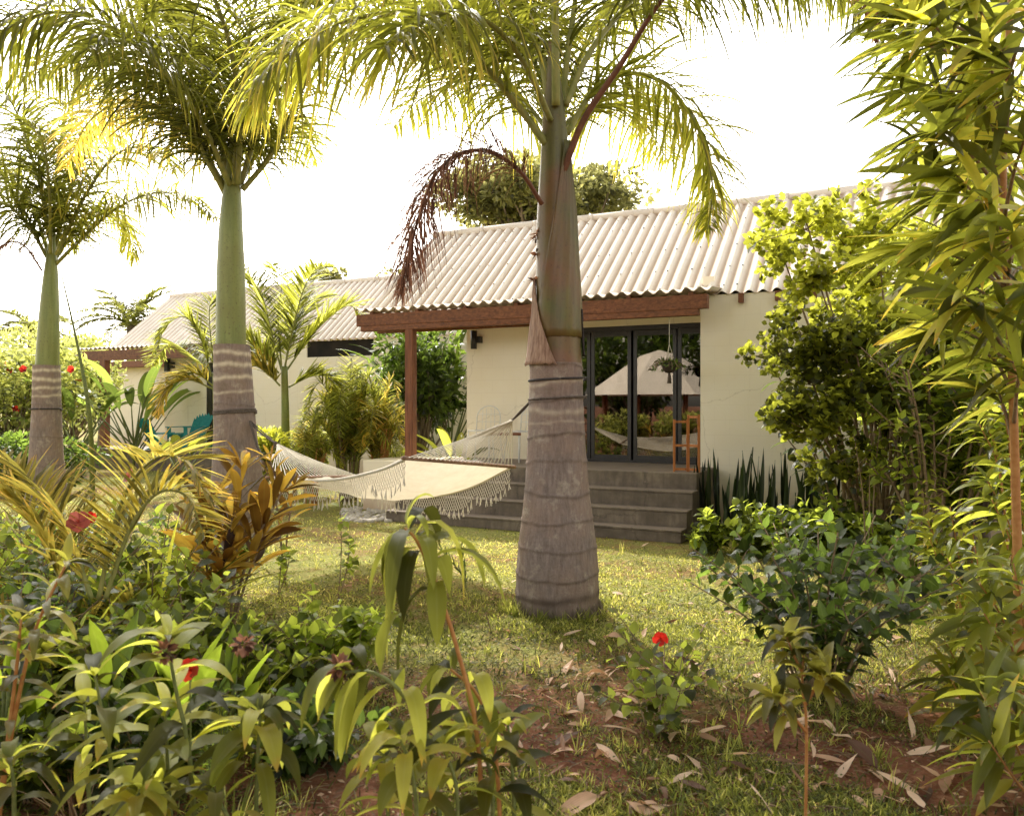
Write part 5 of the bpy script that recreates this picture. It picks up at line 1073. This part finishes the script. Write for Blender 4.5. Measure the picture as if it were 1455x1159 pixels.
# ------------------------------------------------------------------ grass and litter
def inhouse(X,Y):
    dx=X-H1.O[0]; dy=Y-H1.O[1]; a=dx*U[0]+dy*U[1]; b=dx*V_[0]+dy*V_[1]
    return (((a>1.4)&(a<5.7)&(b>-1.33)&(b<6))|((a>.35)&(b>-.45)&(b<6)&(a<1.5))|((a>5.3)&(b>.4)))
def grassy(n,ymin,ymax,hl,hh,wd,seed,name,lab):
    r=rng(seed); py=HZ+EYE*F/ymin-(EYE*F/ymin-EYE*F/ymax)*r.random(n)**1.0; Y=EYE*F/(py-HZ)
    X=(r.uniform(-250,1705,n)-CX)/F*Y
    from math import sin
    s=np.sin(X*1.9+2*np.sin(Y*.9))+np.sin(Y*2.3+1.7*np.sin(X*1.1))+.8*np.sin(X*5.1+Y*4.3)+.6*np.sin(X*11+Y*9.)
    dens=np.clip(.72+.26*s-(.62-.25*s)*np.clip((4.9-Y)/1.2,0,1),.02,1)
    k=(r.random(n)<dens)&~inhouse(X,Y); X=X[k];Y=Y[k];m=len(X)
    P=np.stack([X,Y,gh(X,Y)-.004],-1); D=nz(np.stack([r.normal(0,.75,m),r.normal(0,.75,m),np.full(m,.75)],-1))
    g=G(); leaves(g,P,D,r.uniform(hl,hh,m),wd*r.uniform(.6,1.3,m),droop=.25,S=2,prof='blade',fold=.1,rs=r,rnd=np.clip(.3+.33*np.clip((Y-5)/3,0,1)+.1*s[k]+r.normal(0,.22,m),0,1))  # blades turn paler across the lawn, sunlight put into their colour
    o=g.build(name,M['grass']); tag(o,lab,'grass',kind='stuff')
grassy(210000,2.6,6.0,.022,.07,.007,601,'grass','short creeping grass over the shaded red soil')
grassy(150000,5.5,20,.02,.055,.010,602,'grass','sunlit short lawn grass before the steps')
r=rng(605); n=90000; py=r.uniform(790,1215,n); px=r.uniform(-250,1705,n); Y=EYE*F/(py-HZ); X=(px-CX)/F*Y
s_=np.sin(X*2.3+1.5*np.sin(Y*1.7))+np.sin(Y*3.1+X)+.7*np.sin(X*7+Y*5); k=(r.random(n)<np.clip(.5+.3*s_-.3*np.clip((5.2-Y)/1.2,0,1)+.25*np.clip(-X,0,1),.03,1))&~inhouse(X,Y); X=X[k];Y=Y[k]; m=len(X)
g=G(); leaves(g,np.stack([X,Y,gh(X,Y)+r.uniform(.004,.03,m)],-1),np.stack([r.normal(0,1,m),r.normal(0,1,m),r.uniform(-.1,.5,m)],-1),r.uniform(.01,.024,m),r.uniform(.008,.015,m),.1,2,'ovate',rs=r,rnd=np.clip(.22+r.normal(0,.2,m),0,1))
o=g.build('ground_cover',M['grass']); tag(o,'small round leaved creeping ground cover over the soil','ground cover',kind='stuff')
r=rng(607); n=520; py=r.uniform(775,1215,n); px=r.uniform(-250,1705,n); Y=EYE*F/(py-HZ); X=(px-CX)/F*Y; k=~inhouse(X,Y)&((np.hypot(X-.354,Y-6.42)>.36)); X=X[k];Y=Y[k]
q=r.uniform(0,2*PI,90); X=np.concatenate([X,.354+np.cos(q)*r.uniform(.35,.45,90)]); Y=np.concatenate([Y,6.42+np.sin(q)*r.uniform(.35,.45,90)]); m=len(X); K=9
XX=np.repeat(X,K)+r.normal(0,.018,m*K); YY=np.repeat(Y,K)+r.normal(0,.018,m*K); hh=np.repeat(r.uniform(.05,.15,m),K)
g=G(); leaves(g,np.stack([XX,YY,gh(XX,YY)-.003],-1),np.stack([r.normal(0,.45,m*K),r.normal(0,.45,m*K),np.ones(m*K)],-1),hh*r.uniform(.5,1.1,m*K),.006,droop=.16,S=4,prof='blade',rs=r,rnd=np.clip(np.repeat(r.uniform(.1,.8,m),K)+r.normal(0,.1,m*K),0,1))
o=g.build('weed_tufts',M['grass']); tag(o,'taller grass and weed tufts dotted over the lawn and soil','weeds',kind='stuff')
# dry leaves
r=rng(620); protos=[]
for k in range(18):
    g=G(); L=r.uniform(.1,.22); leaves(g,[[-L/2,0,.012]],[[1,r.normal(0,.15),.15+.3*r.random()]],L,L*r.uniform(.17,.34),droop=r.choice([r.uniform(0,.05),r.uniform(.0,.06),r.uniform(.12,.25)]),S=8,prof='lance',fold=r.uniform(-.15,.5),rs=r,side=nz(A([0,1,r.normal(0,.5)])),rnd=A(r.random()),wave=.08)
    g.tube([[-L/2-.03,.0,.01],[-L/2,0,.012]],.002,4); protos.append(g)
meshes=[]
spots=[]
def scatter(n,x0,x1,y0,y1,s0,s1):
    for _ in range(n): spots.append((gp(r.uniform(x0,x1),r.uniform(y0,y1)),r.uniform(s0,s1)))
scatter(150,780,1440,950,1159,.6,1.15); scatter(45,860,1300,860,980,.45,.9); scatter(26,690,900,880,1000,.4,.8); scatter(30,560,1000,770,870,.35,.7)
scatter(22,380,560,780,1100,.4,.9); scatter(14,0,200,1020,1159,.5,1.); scatter(18,560,800,1000,1159,.5,.9); scatter(10,900,1000,770,860,.35,.7)
first=[]
for i,(p,s) in enumerate(spots):
    k=i%18
    if i<18:
        o=protos[k].build('fallen_leaf',M['dry']); me=o.data; first.append(o)
    else:
        o=first[k].copy(); col.objects.link(o)
    o.location=(p[0],p[1],float(gh(p[0],p[1]))+.012); o.rotation_euler=(r.normal(0,.3),r.normal(0,.25),r.uniform(0,6.28)); o.scale=(s*1.15,s*1.15*float(r.uniform(.6,1.3)),s*float(r.uniform(.5,1.3)))
    tag(o,'dry curled brown leaf fallen on the ground','fallen leaf','dry leaves scattered over soil and lawn')
g=G(); r=rng(630)
for k in range(500):
    p=gp(r.uniform(350,1455),r.uniform(800,1159)); a=r.uniform(0,PI); l=r.uniform(.04,.16); d=A(math.cos(a),math.sin(a),0)*l; g.tube([p+A(0,0,.02),p+d*.5+A(0,0,.028),p+d+A(0,0,.02)],.0022,3)
o=g.build('twig_litter',M['stembrown']); tag(o,'fine dry twigs and straw strewn over the ground','litter',kind='stuff')
r=rng(640); g=G(); n=2600; py=r.uniform(770,1200,n); px=r.uniform(-100,1555,n); Y=EYE*F/(py-HZ); X=(px-CX)/F*Y; k=~inhouse(X,Y); X=X[k];Y=Y[k]
leaves(g,np.stack([X,Y,gh(X,Y)+.012],-1),np.stack([r.normal(0,1,len(X)),r.normal(0,1,len(X)),r.uniform(0,.35,len(X))],-1),r.uniform(.012,.05,len(X)),r.uniform(.008,.02,len(X)),.1,2,'ovate',rs=r)
o=g.build('leaf_litter',M['dry']); tag(o,'small crumbled dry leaf bits strewn over the ground','litter',kind='stuff')

# trees standing behind the photographer, visible only as reflections and shade
for i,(x,y,z,rx) in enumerate(((-15,-5,3.6,3.4),(-9,-7.5,3.8,3.4),(-20,0,3.4,3.2),(-4,-8,3.5,3))):
    tree(['dark garden tree reflected behind the pavilion roof','dark garden tree reflected in the middle door pane','dark garden tree reflected left of the pavilion','dark garden tree reflected at the door edge'][i],(x,y,0),(x,y,z),(rx,rx,3.4),34,130,.4,.24,700+i,lm='hibdark',trunk=.2,cr_=.34)
for i,(x,y) in enumerate(((-5.8,2.2),(-7.4,3.4),(-5.2,.6))):
    tree(['low bush reflected in the middle door pane','low bush reflected in the left door pane','low bush reflected in the right door pane'][i],(x,y,0),(x,y,.7),(.9,.9,.75),20,110,.16,.09,720+i,lm='hedge',name='bush',cat='bush',trunk=.04)

# ------------------------------------------------------------------ light, sky, camera
EL=math.radians(48); sv=nz(A(-.28,.96,0))*math.cos(EL); sv[2]=math.sin(EL)
w=bpy.data.worlds.new('World'); sc.world=w; w.use_nodes=True; nt=w.node_tree; nt.nodes.clear()
sky=nt.nodes.new('ShaderNodeTexSky'); sky.sky_type='NISHITA'; sky.sun_disc=False; sky.sun_elevation=EL; sky.sun_rotation=math.atan2(sv[0],sv[1]); sky.air_density=1.3; sky.dust_density=4.; sky.altitude=0
bw=nt.nodes.new('ShaderNodeRGBToBW'); mx=nt.nodes.new('ShaderNodeMix'); mx.data_type='RGBA'; mx.inputs[0].default_value=.86
cm=nt.nodes.new('ShaderNodeMix'); cm.data_type='RGBA'; cm.blend_type='MULTIPLY'; cm.inputs[0].default_value=1.; cm.inputs[7].default_value=(5.0,4.75,4.4,1)
bg=nt.nodes.new('ShaderNodeBackground'); bg.inputs[1].default_value=.15; ow=nt.nodes.new('ShaderNodeOutputWorld')
L=nt.links.new; L(sky.outputs[0],bw.inputs[0]); L(sky.outputs[0],mx.inputs[6]); L(bw.outputs[0],mx.inputs[7]); L(mx.outputs[2],cm.inputs[6])
tcw=nt.nodes.new('ShaderNodeTexCoord'); sxw=nt.nodes.new('ShaderNodeSeparateXYZ'); mr=nt.nodes.new('ShaderNodeMapRange'); mr.inputs[1].default_value=.42; mr.inputs[2].default_value=.85; mr.inputs[3].default_value=1.; mr.inputs[4].default_value=.3
L(tcw.outputs['Generated'],sxw.inputs[0]); L(sxw.outputs[2],mr.inputs[0]); hv=nt.nodes.new('ShaderNodeVectorMath'); hv.operation='SCALE'; L(cm.outputs[2],hv.inputs[0]); L(mr.outputs[0],hv.inputs['Scale']); L(hv.outputs[0],bg.inputs[0]); L(bg.outputs[0],ow.inputs[0])
sl=bpy.data.lights.new('sun','SUN'); sl.energy=5.; sl.angle=math.radians(.53); sl.color=(1,.95,.85); so=bpy.data.objects.new('sun',sl); col.objects.link(so); so.rotation_euler=Vector(sv).to_track_quat('Z','Y').to_euler()
cam=bpy.data.cameras.new('camera'); co=bpy.data.objects.new('camera',cam); col.objects.link(co); co.location=(0,0,EYE); co.rotation_euler=(PI/2,0,0)
cam.sensor_width=36; cam.lens=F/1455*36; cam.shift_y=-3.5/1455; cam.clip_end=3000; cam.clip_start=.05
cam.dof.use_dof=True; cam.dof.focus_distance=9.; cam.dof.aperture_fstop=4.5
sc.camera=co
sc.view_settings.view_transform='Standard'; sc.view_settings.look='None'; sc.view_settings.exposure=0
sc.cycles.max_bounces=8; sc.cycles.transparent_max_bounces=12; sc.cycles.sample_clamp_indirect=8
